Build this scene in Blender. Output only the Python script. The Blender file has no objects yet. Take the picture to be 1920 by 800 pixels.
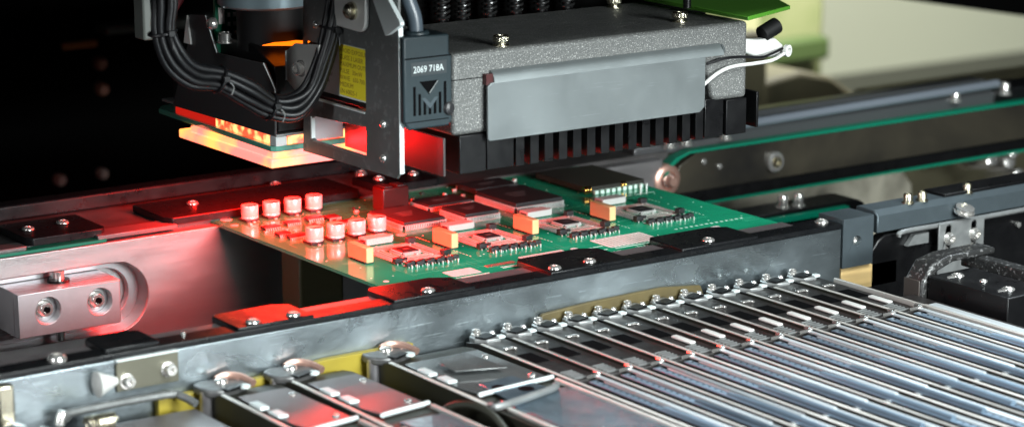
import bpy, bmesh, math, random
from mathutils import Vector, Matrix
from mathutils.geometry import tessellate_polygon
random.seed(7)
SC = bpy.context.scene
COL = SC.collection
S = 0.01                      # everything below is written in centimetres

# ------------------------------------------------------------------ camera
cam_d = bpy.data.cameras.new("camera")
cam = bpy.data.objects.new("camera", cam_d)
COL.objects.link(cam)
right = Vector((0.81654657, -0.57727956, 0.0))
up = Vector((0.1298068, 0.18360826, 0.9743912))
fwd = Vector((0.56249612, 0.79563579, -0.22485951))
M = Matrix((right, up, -fwd)).transposed().to_4x4()
M.translation = Vector((-57.21289, -91.06842, 28.28733)) * S
cam.matrix_world = M
cam_d.sensor_width = 36
cam_d.lens = 4550 / 1920 * 36
cam_d.clip_start = 0.05
cam_d.clip_end = 50
cam_d.dof.use_dof = True
cam_d.dof.focus_distance = 1.165
cam_d.dof.aperture_fstop = 10
SC.camera = cam

# ------------------------------------------------------------------ world, lamps, exposure
w = bpy.data.worlds.new("World"); SC.world = w; w.use_nodes = True
bg = w.node_tree.nodes["Background"]
bg.inputs[0].default_value = (0.55, 0.75, 0.85, 1); bg.inputs[1].default_value = 0.012
SC.view_settings.view_transform = 'Standard'; SC.view_settings.look = 'None'
SC.view_settings.exposure = 0; SC.view_settings.gamma = 1

def area(name, loc, target, size, power, color, sy=None, spread=180):
    d = bpy.data.lights.new(name, 'AREA'); d.energy = power; d.color = color
    d.shape = 'RECTANGLE'; d.size = size * S; d.size_y = (sy or size) * S
    d.spread = math.radians(spread)
    o = bpy.data.objects.new(name, d); COL.objects.link(o)
    o.location = Vector(loc) * S
    o.rotation_euler = (Vector(target) - Vector(loc)).to_track_quat('-Z', 'Y').to_euler()
    return o
area("softbox_front", (15, -125, 27), (8, 0, 4), 60, 7.5, (0.93, 1.0, 1.0), 18, 100)
area("softbox_high", (10, -85, 78), (8, -6, 0), 46, 5.0, (0.92, 1.0, 0.99), 30, 100)
area("softbox_feeders", (62, 0, 78), (12, -26, -1.6), 60, 1.3, (0.84, 0.94, 1.0), 30, 40)
area("softbox_left", (-120, -10, 45), (-3, 4, 6), 60, 3.2, (0.95, 0.98, 1.0), 40, 60)
area("wall_fill", (95, 75, 45), (128, 150, -14), 40, 40, (1, 1, 0.92), 40)  # fill light added to brighten the cream wall
# the red lamp inside the vision unit shines down through its diffuser
area("red_ring_lamp", (1.8, 11.7, 4.50), (1.8, 11.7, 0), 6.6, 1.7, (1, 0.003, 0.002), 9.0, 156)

# the row of diodes on the unit's near side also shines towards the head
area("red_row_lamp", (0.7, 6.75, 5.5), (2.0, 1.0, 6.3), 1.6, 0.035, (1, 0.003, 0.004), 0.3, 110)

# ------------------------------------------------------------------ materials
def mat(name, color, rough=0.5, metal=0.0, spec=None, cloud=0.0, cscale=0.6, color2=None, bump=0.0,
        bscale=40, speck=0.0, speck_col=(0.6, 0.6, 0.6), sscale=30, rvar=0.0, coat=0.0, stretch=(1, 1, 1),
        emit=None, estr=0, scratch=0.0, orand=0.0, alpha=1.0, trans=0.0, sss=0.0):
    m = bpy.data.materials.new(name); m.use_nodes = True
    nt = m.node_tree; N = nt.nodes; Lk = nt.links
    p = N["Principled BSDF"]
    c = (*color, 1)
    p.inputs["Base Color"].default_value = c
    p.inputs["Roughness"].default_value = rough
    p.inputs["Metallic"].default_value = metal
    if spec is not None: p.inputs["Specular IOR Level"].default_value = spec
    p.inputs["Coat Weight"].default_value = coat
    p.inputs["Coat Roughness"].default_value = 0.08
    if trans: p.inputs["Transmission Weight"].default_value = trans
    if sss:
        p.inputs["Subsurface Weight"].default_value = sss
        p.inputs["Subsurface Radius"].default_value = (0.003, 0.003, 0.003)
    tc = N.new("ShaderNodeTexCoord")
    oi = N.new("ShaderNodeObjectInfo")
    mp = N.new("ShaderNodeMapping"); mp.inputs["Scale"].default_value = tuple(100 * s for s in stretch)
    Lk.new(tc.outputs["Object"], mp.inputs[0])
    ml = N.new("ShaderNodeVectorMath"); ml.operation = 'MULTIPLY_ADD'
    ml.inputs[1].default_value = (37, 37, 37)
    cmb = N.new("ShaderNodeCombineXYZ")
    for i in range(3): Lk.new(oi.outputs["Random"], cmb.inputs[i])
    Lk.new(cmb.outputs[0], ml.inputs[0]); Lk.new(mp.outputs[0], ml.inputs[2])
    vec = ml.outputs[0]
    def noise(sc, det=4, dist=0.0, rough=0.55):
        n = N.new("ShaderNodeTexNoise"); n.inputs["Scale"].default_value = sc
        n.inputs["Detail"].default_value = det; n.inputs["Distortion"].default_value = dist
        n.inputs["Roughness"].default_value = rough
        Lk.new(vec, n.inputs["Vector"]); return n.outputs["Fac"]
    def ramp(fac, a, b, lo, hi):
        r = N.new("ShaderNodeMapRange"); r.inputs[1].default_value = a; r.inputs[2].default_value = b
        r.inputs[3].default_value = lo; r.inputs[4].default_value = hi
        Lk.new(fac, r.inputs[0]); return r.outputs[0]
    colsock = None
    def mix(fac, ca, cb):
        x = N.new("ShaderNodeMix"); x.data_type = 'RGBA'
        Lk.new(fac, x.inputs[0])
        for k, v in ((6, ca), (7, cb)):
            if isinstance(v, tuple): x.inputs[k].default_value = (*v, 1)
            else: Lk.new(v, x.inputs[k])
        return x.outputs[2]
    if cloud:
        c2 = color2 or tuple(x * (1 - cloud) for x in color)
        colsock = mix(ramp(noise(cscale, 5, 0.6), 0.35, 0.65, 0, 1), color, c2)
    if speck:
        f = ramp(noise(sscale, 2), 0.58, 0.66, 0, speck)
        colsock = mix(f, colsock or color, speck_col)
    if orand:
        hs_ = N.new("ShaderNodeHueSaturation"); Lk.new(ramp(oi.outputs["Random"], 0, 1, 1-orand, 1+orand*0.4), hs_.inputs["Value"])
        if colsock: Lk.new(colsock, hs_.inputs["Color"])
        else: hs_.inputs["Color"].default_value = c
        colsock = hs_.outputs[0]
    if colsock: Lk.new(colsock, p.inputs["Base Color"])
    if rvar:
        Lk.new(ramp(noise(cscale * 1.7, 5, 0.4), 0.3, 0.7, max(0.02, rough - rvar), min(1, rough + rvar)), p.inputs["Roughness"])
    h = None
    if bump: h = (noise(bscale, 3), bump)
    if scratch:
        rot = N.new("ShaderNodeMapping"); rot.inputs["Rotation"].default_value = (0.2, 0.9, 0.3); rot.inputs["Scale"].default_value = (0.35, 14, 14)
        Lk.new(vec, rot.inputs[0])
        v = N.new("ShaderNodeTexNoise"); v.inputs["Scale"].default_value = 1.0; v.inputs["Detail"].default_value = 1
        Lk.new(rot.outputs[0], v.inputs["Vector"])
        f = ramp(v.outputs["Fac"], 0.63, 0.68, 0, 1)
        n2 = ramp(noise(1.5, 2), 0.5, 0.62, 0, scratch)
        mm = N.new("ShaderNodeMath"); mm.operation = 'MULTIPLY'; Lk.new(f, mm.inputs[0]); Lk.new(n2, mm.inputs[1])
        base = colsock or color
        colsock = mix(mm.outputs[0], base, tuple(min(1, x * 1.5) for x in color))
        Lk.new(colsock, p.inputs["Base Color"])
    if h:
        b = N.new("ShaderNodeBump"); b.inputs["Strength"].default_value = h[1]
        b.inputs["Distance"].default_value = 0.0004
        Lk.new(h[0], b.inputs["Height"]); Lk.new(b.outputs[0], p.inputs["Normal"])
    if emit:
        p.inputs["Emission Color"].default_value = (*emit, 1); p.inputs["Emission Strength"].default_value = estr
    return m

cast = mat("cast_grey_paint", (0.115, 0.118, 0.115), 0.5, 0.3, bump=0.9, bscale=14, speck=0.7, speck_col=(0.5, 0.5, 0.48), sscale=16, rvar=0.1)
black = mat("black_anodised", (0.0045, 0.0045, 0.005), 0.33, 0.0, spec=0.35, bump=0.12, bscale=30, rvar=0.08)
blackrail = mat("black_rail_coating", (0.006, 0.0065, 0.0075), 0.32, 0.0, spec=0.28, bump=0.15, bscale=18, rvar=0.1, speck=0.2, speck_col=(0.04, 0.04, 0.04), sscale=9)
matblack = mat("matt_black_plastic", (0.0045, 0.0045, 0.005), 0.55, spec=0.3, bump=0.2, bscale=25)
rubber = mat("black_cable_rubber", (0.005, 0.005, 0.006), 0.42, spec=0.35, bump=0.05, bscale=10, rvar=0.06)
shield_m = mat("blue_grey_zinc_sheet", (0.225, 0.25, 0.255), 0.42, 0.7, cloud=0.10, cscale=0.22, rvar=0.06, bump=0.12, bscale=22, scratch=0.3)
galv = mat("galvanised_steel", (0.38, 0.44, 0.47), 0.30, 0.9, cloud=0.5, cscale=0.14, rvar=0.16, bump=0.25, bscale=5, scratch=0.8, stretch=(0.7, 1, 1))
alu = mat("brushed_aluminium", (0.40, 0.385, 0.39), 0.36, 0.9, cloud=0.06, cscale=0.8, rvar=0.05, bump=0.25, bscale=28, stretch=(0.25, 1, 2.0))
blockalu = mat("milled_aluminium", (0.55, 0.53, 0.55), 0.38, 0.85, cloud=0.07, cscale=1.4, bump=0.15, bscale=22)
steel = mat("dull_steel", (0.30, 0.31, 0.31), 0.42, 0.6, cloud=0.2, cscale=1.0, rvar=0.1, bump=0.15, bscale=20)
darksteel = mat("dark_grey_steel", (0.14, 0.147, 0.145), 0.45, 0.25, cloud=0.15, cscale=0.9, rvar=0.06, bump=0.12, bscale=20, speck=0.2, speck_col=(0.4, 0.4, 0.4), sscale=3)
edge = mat("bright_sheet_edge", (0.75, 0.82, 0.82), 0.4, 0.3)
blueblock = mat("blue_grey_steel_block", (0.095, 0.12, 0.135), 0.42, 0.6, cloud=0.1, cscale=1.1, bump=0.15, bscale=25)
chrome = mat("polished_screw_steel", (0.85, 0.83, 0.80), 0.2, 0.85)
brass = mat("nickel_brass", (0.62, 0.58, 0.45), 0.25, 1.0, bump=0.3, bscale=25)
solder = mat("green_solder_mask", (0.016, 0.38, 0.20), 0.13, 0.0, cloud=0.12, cscale=0.5, coat=0.3, bump=0.03, bscale=3)
pcbedge = mat("board_edge_fibreglass", (0.05, 0.42, 0.24), 0.4)
tin = mat("tinned_copper", (0.82, 0.72, 0.70), 0.45, 0.1, bump=0.2, bscale=20)
silk = mat("white_silkscreen", (0.65, 0.85, 0.75), 0.5)
chipm = mat("black_chip_epoxy", (0.022, 0.022, 0.024), 0.4, bump=0.15, bscale=30)
pin = mat("tinned_leads", (0.80, 0.80, 0.78), 0.3, 0.3)
film = mat("pale_orange_plastic", (0.80, 0.52, 0.26), 0.4, sss=0.05, bump=0.05)
capal = mat("capacitor_aluminium", (0.80, 0.80, 0.80), 0.3, 0.4)
whitep = mat("white_plastic", (0.58, 0.58, 0.56), 0.4)
gold = mat("gold_contacts", (0.85, 0.5, 0.12), 0.25, 1.0)
bluep = mat("dark_blue_grey_plastic", (0.018, 0.029, 0.034), 0.42, spec=0.3, cloud=0.08, cscale=2, bump=0.1, bscale=25)
bluedark = mat("recess_black", (0.002, 0.002, 0.0025), 0.8, spec=0.05)
yellow = mat("yellow_label", (0.9, 0.78, 0.03), 0.6)
ink = mat("label_ink", (0.30, 0.16, 0.02), 0.6)
silver = mat("silver_label", (0.62, 0.66, 0.66), 0.45)
beltm = mat("green_belt", (0.0, 0.17, 0.10), 0.38, coat=0.1, bump=0.1)
tape = mat("pale_blue_steel_cover", (0.26, 0.36, 0.46), 0.38, 0.6, cloud=0.3, cscale=0.5, stretch=(2.5, 0.16, 1), rvar=0.1, orand=0.5)
tapel = mat("pale_worn_cover_strip", (0.58, 0.62, 0.64), 0.4, 0.4, cloud=0.35, cscale=0.5, stretch=(2.5, 0.12, 1), rvar=0.1, orand=0.4)
barm = mat("pale_worn_bar", (0.78, 0.75, 0.70), 0.38, 0.4, cloud=0.25, cscale=0.6, stretch=(1, 0.2, 1), rvar=0.1, orand=0.3)
feedm = mat("grey_feeder_casting", (0.032, 0.029, 0.028), 0.36, 0.4, cloud=0.25, cscale=0.9, rvar=0.1, bump=0.15, bscale=15)
feedside = mat("olive_feeder_side", (0.03, 0.03, 0.022), 0.45, 0.3, cloud=0.2)
clear = mat("clear_tinted_cover", (0.20, 0.21, 0.21), 0.12, 0.5, rvar=0.05, cloud=0.25, cscale=0.7)
bluecover = mat("blue_tinted_steel", (0.30, 0.40, 0.48), 0.2, 0.75, cloud=0.3, cscale=0.6, rvar=0.08)
pinkplate = mat("grey_satin_cover", (0.19, 0.17, 0.175), 0.36, 0.5, cloud=0.12, cscale=0.9)
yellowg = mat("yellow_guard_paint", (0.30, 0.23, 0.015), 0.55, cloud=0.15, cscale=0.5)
olive_refl = mat("ochre_reflection_tone", (0.10, 0.075, 0.025), 0.6, cloud=0.35, cscale=0.4)  # colour of the blurred olive reflection on the front rail
tan = mat("tan_laminate", (0.72, 0.50, 0.22), 0.5, cloud=0.3, cscale=0.7, stretch=(0.3, 1, 3))
greenp = mat("lime_green_panel", (0.07, 0.24, 0.02), 0.5)
dark = mat("machine_interior", (0.0015, 0.0015, 0.0015), 0.8, spec=0.05)
floor_m = mat("dark_machine_bed", (0.010, 0.009, 0.009), 0.35)
wallc = mat("cream_wall", (0.64, 0.67, 0.53), 0.8)
limeb = mat("yellow_green_cabinet", (0.09, 0.12, 0.035), 0.6, cloud=0.75, cscale=0.10, color2=(0.17, 0.18, 0.09))
brownb = mat("olive_brown_casting", (0.09, 0.08, 0.045), 0.6, cloud=0.4, cscale=0.1)
beige = mat("beige_casting", (0.66, 0.62, 0.50), 0.6, cloud=0.85, cscale=0.13, color2=(0.06, 0.055, 0.04))
redglow = mat("orange_lit_window", (0.5, 0.1, 0.02), 0.4, emit=(1, 0.16, 0.003), estr=2.2)
copperm = mat("pinkish_copper", (0.7, 0.42, 0.34), 0.35, 0.8)

studm = mat("pale_zinc_stud", (0.75, 0.66, 0.6), 0.5, 0.1)
studc = mat("copper_stud", (0.40, 0.16, 0.11), 0.5, 0.1)
def glow_mat(name, base, hot, bs, hs, sc, lo=0.45, hi=0.62):
    m = bpy.data.materials.new(name); m.use_nodes = True
    nt = m.node_tree; N = nt.nodes; L = nt.links
    p = N["Principled BSDF"]; p.inputs["Base Color"].default_value = (0.4, 0.3, 0.3, 1); p.inputs["Roughness"].default_value = 0.3
    tc = N.new("ShaderNodeTexCoord"); mp = N.new("ShaderNodeMapping"); mp.inputs["Scale"].default_value = (100, 100, 100)
    L.new(tc.outputs["Object"], mp.inputs[0])
    n = N.new("ShaderNodeTexNoise"); n.inputs["Scale"].default_value = sc; n.inputs["Detail"].default_value = 2
    L.new(mp.outputs[0], n.inputs["Vector"])
    # noise mixes hotter patches into the lamp's glow, standing for its diodes
    sep = N.new("ShaderNodeSeparateXYZ"); L.new(mp.outputs[0], sep.inputs[0])
    r = N.new("ShaderNodeMapRange"); r.inputs[1].default_value = lo; r.inputs[2].default_value = hi
    L.new(n.outputs["Fac"], r.inputs[0])
    x = N.new("ShaderNodeMix"); x.data_type = 'RGBA'
    x.inputs[6].default_value = tuple(c * bs for c in base) + (1,)
    x.inputs[7].default_value = tuple(c * hs for c in hot) + (1,)
    L.new(r.outputs[0], x.inputs[0])
    L.new(x.outputs[2], p.inputs["Emission Color"]); p.inputs["Emission Strength"].default_value = 1
    return m
diffm = glow_mat("glowing_milky_diffuser", (1, 0.15, 0.12), (1, 0.26, 0.05), 2.2, 3.2, 0.38, 0.42, 0.58)
ledm = glow_mat("glowing_led_row", (1, 0.06, 0.005), (1, 0.4, 0.12), 1.6, 2.6, 1.5)
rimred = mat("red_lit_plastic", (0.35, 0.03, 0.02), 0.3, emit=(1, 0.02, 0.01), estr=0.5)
glassm = mat("green_edged_glass", (0.10, 0.36, 0.27), 0.12, 0.0, spec=0.7, coat=0.5)

# ------------------------------------------------------------------ mesh helpers
class MB:
    def __init__(s): s.bm = bmesh.new()
    def box(s, x0, x1, y0, y1, z0, z1, rz=0, pivot=None, rx=0):
        m = Matrix.Translation(((x0+x1)/2, (y0+y1)/2, (z0+z1)/2)) @ Matrix.Rotation(rz, 4, 'Z') @ Matrix.Rotation(rx, 4, 'X') @ Matrix.Diagonal((x1-x0, y1-y0, z1-z0, 1))
        bmesh.ops.create_cube(s.bm, size=1, matrix=m); return s
    def cyl(s, p0, p1, r0, r1=None, seg=24):
        p0 = Vector(p0); p1 = Vector(p1); d = p1 - p0
        q = d.to_track_quat('Z', 'Y').to_matrix().to_4x4()
        bmesh.ops.create_cone(s.bm, cap_ends=True, cap_tris=False, segments=seg, radius1=r0, radius2=r0 if r1 is None else r1,
                              depth=d.length, matrix=Matrix.Translation((p0+p1)/2) @ q); return s
    def lathe(s, base, axis, prof, seg=28):
        # prof: list of (radius, height) along axis
        base = Vector(base); q = Vector(axis).to_track_quat('Z', 'Y')
        rings = []
        for r, h in prof:
            if r < 1e-6: rings.append([s.bm.verts.new(base + q @ Vector((0, 0, h)))]); continue
            rings.append([s.bm.verts.new(base + q @ Vector((r*math.cos(2*math.pi*i/seg), r*math.sin(2*math.pi*i/seg), h))) for i in range(seg)])
        for a, b in zip(rings, rings[1:]):
            for i in range(seg):
                j = (i+1) % seg
                if len(a) == 1 and len(b) == 1: continue
                if len(a) == 1: s.bm.faces.new((a[0], b[i], b[j]))
                elif len(b) == 1: s.bm.faces.new((a[i], a[j], b[0]))
                else: s.bm.faces.new((a[i], a[j], b[j], b[i]))
        for rr in (rings[0], rings[-1]):
            if len(rr) > 1: s.bm.faces.new(rr)
        return s
    def tube(s, pts, r, seg=10, sub=6, closed=False):
        P = [Vector(p) for p in pts]; n = len(P); C = []
        rng = range(n if closed else n-1)
        for i in rng:
            g = lambda k: P[k % n] if closed else P[max(0, min(n-1, k))]
            a, b, c, d = g(i-1), g(i), g(i+1), g(i+2)
            for k in range(sub):
                t = k/sub
                C.append(0.5*((2*b)+(c-a)*t+(2*a-5*b+4*c-d)*t*t+(3*b-a-3*c+d)*t**3))
        if not closed: C.append(P[-1])
        up_ = Vector((0.13, 0.3, 0.95)); rings = []; m = len(C)
        for i, c in enumerate(C):
            t = (C[(i+1) % m]-C[i-1]) if closed else (C[min(i+1, m-1)]-C[max(i-1, 0)])
            t.normalize()
            u = t.cross(up_)
            if u.length < 1e-3: u = t.cross(Vector((1, 0, 0)))
            u.normalize(); v = t.cross(u); up_ = -v if v.dot(up_) < 0 else v
            v = u.cross(t)
            rad = r(i/(m-1)) if callable(r) else r
            rings.append([s.bm.verts.new(c + rad*(math.cos(2*math.pi*k/seg)*u+math.sin(2*math.pi*k/seg)*v)) for k in range(seg)])
        pairs = list(zip(rings, rings[1:])) + ([(rings[-1], rings[0])] if closed else [])
        for a, b in pairs:
            for k in range(seg): s.bm.faces.new((a[k], a[(k+1) % seg], b[(k+1) % seg], b[k]))
        if not closed: s.bm.faces.new(rings[0]); s.bm.faces.new(rings[-1])
        return s
    def prism(s, poly, ax, a, b, holes=()):
        """extrude a 2-d outline (with holes) from a to b along axis ax"""
        def v3(p, t):
            return {'x': Vector((t, p[0], p[1])), 'y': Vector((p[0], t, p[1])), 'z': Vector((p[0], p[1], t))}[ax]
        loops = [list(poly)] + [list(h) for h in holes]
        flat = [p for l in loops for p in l]
        tri = tessellate_polygon([[Vector((p[0], p[1], 0)) for p in l] for l in loops])
        va = [s.bm.verts.new(v3(p, a)) for p in flat]; vb = [s.bm.verts.new(v3(p, b)) for p in flat]
        if not holes:
            s.bm.faces.new(va); s.bm.faces.new(vb)
        else:
            for t in tri:
                s.bm.faces.new([va[i] for i in t]); s.bm.faces.new([vb[i] for i in t])
        k = 0
        for l in loops:
            n = len(l)
            for i in range(n):
                j = (i+1) % n
                s.bm.faces.new((va[k+i], va[k+j], vb[k+j], vb[k+i]))
            k += n
        return s

BASE = {}
def obj(name, mb, material, parent=None, bev=0.0, seg=2, angle=40, label=None):
    bm = mb.bm
    bmesh.ops.recalc_face_normals(bm, faces=bm.faces)
    base = BASE.get(parent.name, Vector()) if parent else Vector()
    bmesh.ops.transform(bm, matrix=Matrix.Scale(S, 4) @ Matrix.Translation(-base), verts=bm.verts)
    me = bpy.data.meshes.new(name); bm.to_mesh(me); bm.free()
    me.materials.append(material)
    me.shade_smooth(); me.set_sharp_from_angle(angle=math.radians(angle))
    o = bpy.data.objects.new(name, me); COL.objects.link(o)
    if bev:
        md = o.modifiers.new("bevel", 'BEVEL'); md.width = bev*S; md.segments = seg; md.limit_method = 'ANGLE'
        md.angle_limit = math.radians(50); md.use_clamp_overlap = True
    if parent: o.parent = parent; BASE[o.name] = base.copy()
    if label: o["label"] = label
    return o
def thing(name, label, cat, base=(0, 0, 0), group=None):
    o = bpy.data.objects.new(name, None); COL.objects.link(o)
    o.empty_display_size = 0.01
    o.location = Vector(base)*S; BASE[o.name] = Vector(base)
    o["label"] = label; o["category"] = cat
    if group: o["group"] = group
    return o
def tag(o, label, cat, group=None):
    o["label"] = label; o["category"] = cat
    if group: o["group"] = group
    return o
def dup(root, offset, label=None):
    r = root.copy(); COL.objects.link(r); r.location = root.location + Vector(offset)*S
    if label: r["label"] = label
    def rec(src, dst):
        for ch in src.children:
            c = ch.copy(); COL.objects.link(c); c.parent = dst; rec(ch, c)
    rec(root, r); return r
def dup_part(part, offset, parent):
    c = part.copy(); COL.objects.link(c); c.parent = parent; c.location = part.location + Vector(offset)*S
    for ch in part.children:
        d = ch.copy(); COL.objects.link(d); d.parent = c
    BASE[c.name] = BASE[part.name] + Vector(offset)*0
    return c
def text(name, body, size, origin, xdir, ydir, material, parent, depth=0.006, extrax=1.0):
    cu = bpy.data.curves.new(name, 'FONT'); cu.body = body; cu.size = size; cu.extrude = depth; cu.resolution_u = 2
    t = bpy.data.objects.new(name, cu); COL.objects.link(t)
    bpy.context.view_layer.update()
    me = bpy.data.meshes.new_from_object(t.evaluated_get(bpy.context.evaluated_depsgraph_get()))
    bpy.data.objects.remove(t); bpy.data.curves.remove(cu)
    xd = Vector(xdir).normalized()*extrax; yd = Vector(ydir).normalized(); zd = xd.normalized().cross(yd)
    m = Matrix((xd, yd, zd)).transposed().to_4x4(); m.translation = Vector(origin)-BASE.get(parent.name, Vector())
    me.transform(Matrix.Scale(S, 4) @ m); me.materials.clear(); me.materials.append(material)
    o = bpy.data.objects.new(name, me); COL.objects.link(o); o.parent = parent; BASE[o.name] = BASE.get(parent.name, Vector())
    return o
def arc(cx, cy, r, a0, a1, n=10):
    return [(cx+r*math.cos(math.radians(a0+(a1-a0)*i/n)), cy+r*math.sin(math.radians(a0+(a1-a0)*i/n))) for i in range(n+1)]
def stadium(x0, x1, z0, z1, n=14):
    r = (z1-z0)/2; zc = (z0+z1)/2
    return arc(x1-r, zc, r, -90, 90, n) + arc(x0+r, zc, r, 90, 270, n)
def socket(mb_pair, p, axis=(0, 0, 1), r=0.3, h=0.22):
    """a button-head socket screw: domed ring with a hexagonal hole"""
    b = mb_pair
    b.lathe(p, axis, [(r, 0), (r, h*0.25), (r*0.93, h*0.6), (r*0.72, h*0.92), (r*0.5, h), (r*0.42, h), (r*0.38, h*0.35), (0, h*0.3)], 22)
    return b
def capscrew(b, p, axis=(0, 0, 1), r=0.28, h=0.32):
    b.lathe(p, axis, [(r*1.35, 0), (r*1.35, h*0.14), (r, h*0.16), (r, h*0.9), (r*0.88, h), (r*0.55, h), (r*0.5, h*0.5), (0, h*0.48)], 24)
    return b

# ================================================================== SETTING
o = obj("machine_bed", MB().box(-120, 260, -60, 170, -34, -32), floor_m); o["kind"] = "structure"
o = obj("background_wall", MB().box(62, 330, 168, 170, -60, 90), wallc); o["kind"] = "structure"
cab = tag(obj("machine_cabinet", MB().prism([(-90, -34), (55, -34), (55, 70), (-90, 70)], 'y', 60, 64).box(-94, -90, -20, 64, -34, 70), dark), "black machine cabinet interior filling the dark left background", "cabinet")
for px, pz, c, r, lb in ((11.4, -6.9, studm, 0.42, "left one of the two bright blurred screw heads low on the black cabinet wall"),
                      (14.6, -6.85, studm, 0.38, "right one of the two bright blurred screw heads low on the black cabinet wall"),
                      (14.75, 0.85, studc, 0.46, "upper copper stud on the black cabinet wall"), (14.8, -0.95, studc, 0.46, "lower copper stud on the black cabinet wall")):
    tag(obj("wall_stud", MB().lathe((px, 60, pz), (0, -1, 0), [(r, 0), (r, 0.5), (r*0.6, 0.8), (0, 0.82)]), c), lb, "screw", "studs on the dark cabinet wall")
tag(obj("indicator_strip", MB().box(12, 14.6, 59.6, 60, 2.0, 2.5), mat("amber_plastic", (0.4, 0.12, 0.02), 0.4), bev=0.1), "small amber strip on the black cabinet wall", "strip")
tag(obj("grey_ledge", MB().box(14.5, 24, 58, 60, 3.0, 3.6), mat("grey_ledge_metal", (0.09, 0.1, 0.09), 0.5), bev=0.15), "narrow grey ledge on the cabinet wall left of the cable loop", "ledge")

g = tag(obj("green_cabinet", MB().box(106, 118.8, 100, 112, -45, 30), limeb, bev=0.5), "blurred yellow-green cabinet in front of the cream wall", "cabinet")
tag(obj("yellow_post", MB().box(104, 106.2, 96, 98, -45, 30), mat("pale_yellow_paint", (0.24, 0.24, 0.13), 0.6), bev=0.2), "blurred pale yellow post at the left of the green cabinet", "post")
tag(obj("dark_green_box", MB().box(108, 117, 97, 99.5, -13.6, -11.2), mat("moss_green_paint", (0.03, 0.05, 0.012), 0.6), bev=0.4), "blurred moss green box on the front of the yellow-green cabinet", "box")
t = thing("background_casting", "blurred olive brown casting standing before the cream wall", "casting", (70, 60, -20))
obj("block", MB().prism([(62, -40), (88, -40), (88, -10.2), (86, -8.8), (83, -6.9), (79.5, -6.1), (74, -6.8), (62, -7.4)], 'y', 60, 68), brownb, t, bev=0.4)
obj("door_edge", MB().box(70.5, 74, 58, 60, -40, -2), brownb, t, bev=0.3)
hood = tag(obj("machine_hood", MB().prism([(30, 3.4), (72, 3.2), (76.7, 1.9), (90.5, -0.6), (130, -6), (130, 60), (30, 60)], 'y', 44, 47), dark, bev=0.3), "black hood edge across the top right corner above the cream wall", "hood")

# ================================================================== REAR CONVEYOR RAIL
rr = thing("rear_conveyor_rail", "long aluminium side rail with slotted plate and black clamps behind the circuit board", "conveyor rail", (0, 15.8, -5))
slot = stadium(-19, -4.06, -4.76, -1.2, 18)
obj("side_plate", MB().prism([(-40, -14), (29.0, -14), (29.0, -0.12), (-40, -0.12)], 'y', 15.8, 17.2, [slot]), alu, rr, bev=0.06)
obj("slot_back", MB().box(-20.5, -3, 17.4, 17.8, -5.6, -0.5), alu, rr)
obj("slot_lining", MB().prism(stadium(-19.3, -3.76, -5.06, -0.9, 18), 'y', 16.9, 17.35, [stadium(-18.3, -4.6, -4.3, -1.7, 18)]), blockalu, rr, bev=0.05)
obj("belt", MB().box(-40, -6.2, 15.86, 16.5, -0.10, 0.05), beltm, rr)
obj("top_strip", MB().box(-40, 30, 16.55, 26, -0.6, 0.1), mat("dark_satin_rail_top", (0.07, 0.065, 0.065), 0.38, cloud=0.4, bump=0.1), rr, bev=0.05)
obj("cover_strip", MB().box(-6.6, -2.2, 16.0, 17.3, 0.0, 0.22), pinkplate, rr, bev=0.04)
obj("cover_strip", MB().box(-20, -10.3, 16.2, 17.2, 0.0, 0.2), pinkplate, rr, bev=0.04)
def clamp(parent, x0, x1, y0, y1, z0, z1, screws, cham=0.8, side=1):
    # side=1: clamp reaches toward +y
    if side > 0: pl = [(x0, y0), (x1, y0), (x1, y1-cham*0.6), (x1-cham, y1), (x0+0.25, y1), (x0, y1-0.3)]
    else: pl = [(x0, y0+0.4), (x0+0.3, y0), (x1-0.3, y0), (x1, y0+0.4), (x1, y1), (x0, y1)]
    c = obj("clamp", MB().prism(pl, 'z', z0, z1), blackrail, parent, bev=0.05)
    for sx, sy in screws:
        obj("screw", socket(MB(), (sx, sy, z1-0.02), (0, 0, 1), 0.32, 0.17), chrome, c)
        obj("washer", MB().lathe((sx, sy, z1-0.01), (0, 0, 1), [(0.42, 0), (0.42, 0.03), (0, 0.03)]), black, c)
    return c
clamp(rr, -10.2, -5.9, 16.3, 20.0, 0.1, 0.5, [(-9.3, 18.2), (-7.3, 18.5)], side=-1)
clamp(rr, -2.6, 9.0, 16.3, 20.2, 0.1, 0.5, [(0.05, 18.6)], side=-1)
clamp(rr, 10.2, 14.2, 16.5, 19.4, 0.1, 0.5, [(11.2, 18.2), (13.4, 18.2)], side=-1)
obj("rear_ledge", MB().box(-40, 30, 22, 23.2, 0.1, 0.9), blackrail, rr, bev=0.1)
for sx, sy in ((-1, 24.5), (6.5, 21.2), (11.8, 21.0), (14.5, 25)):
    obj("screw", socket(MB(), (sx, sy, 0.1 if sy < 22 else 0.1), (0, 0, 1), 0.34, 0.3), chrome, rr)

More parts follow.
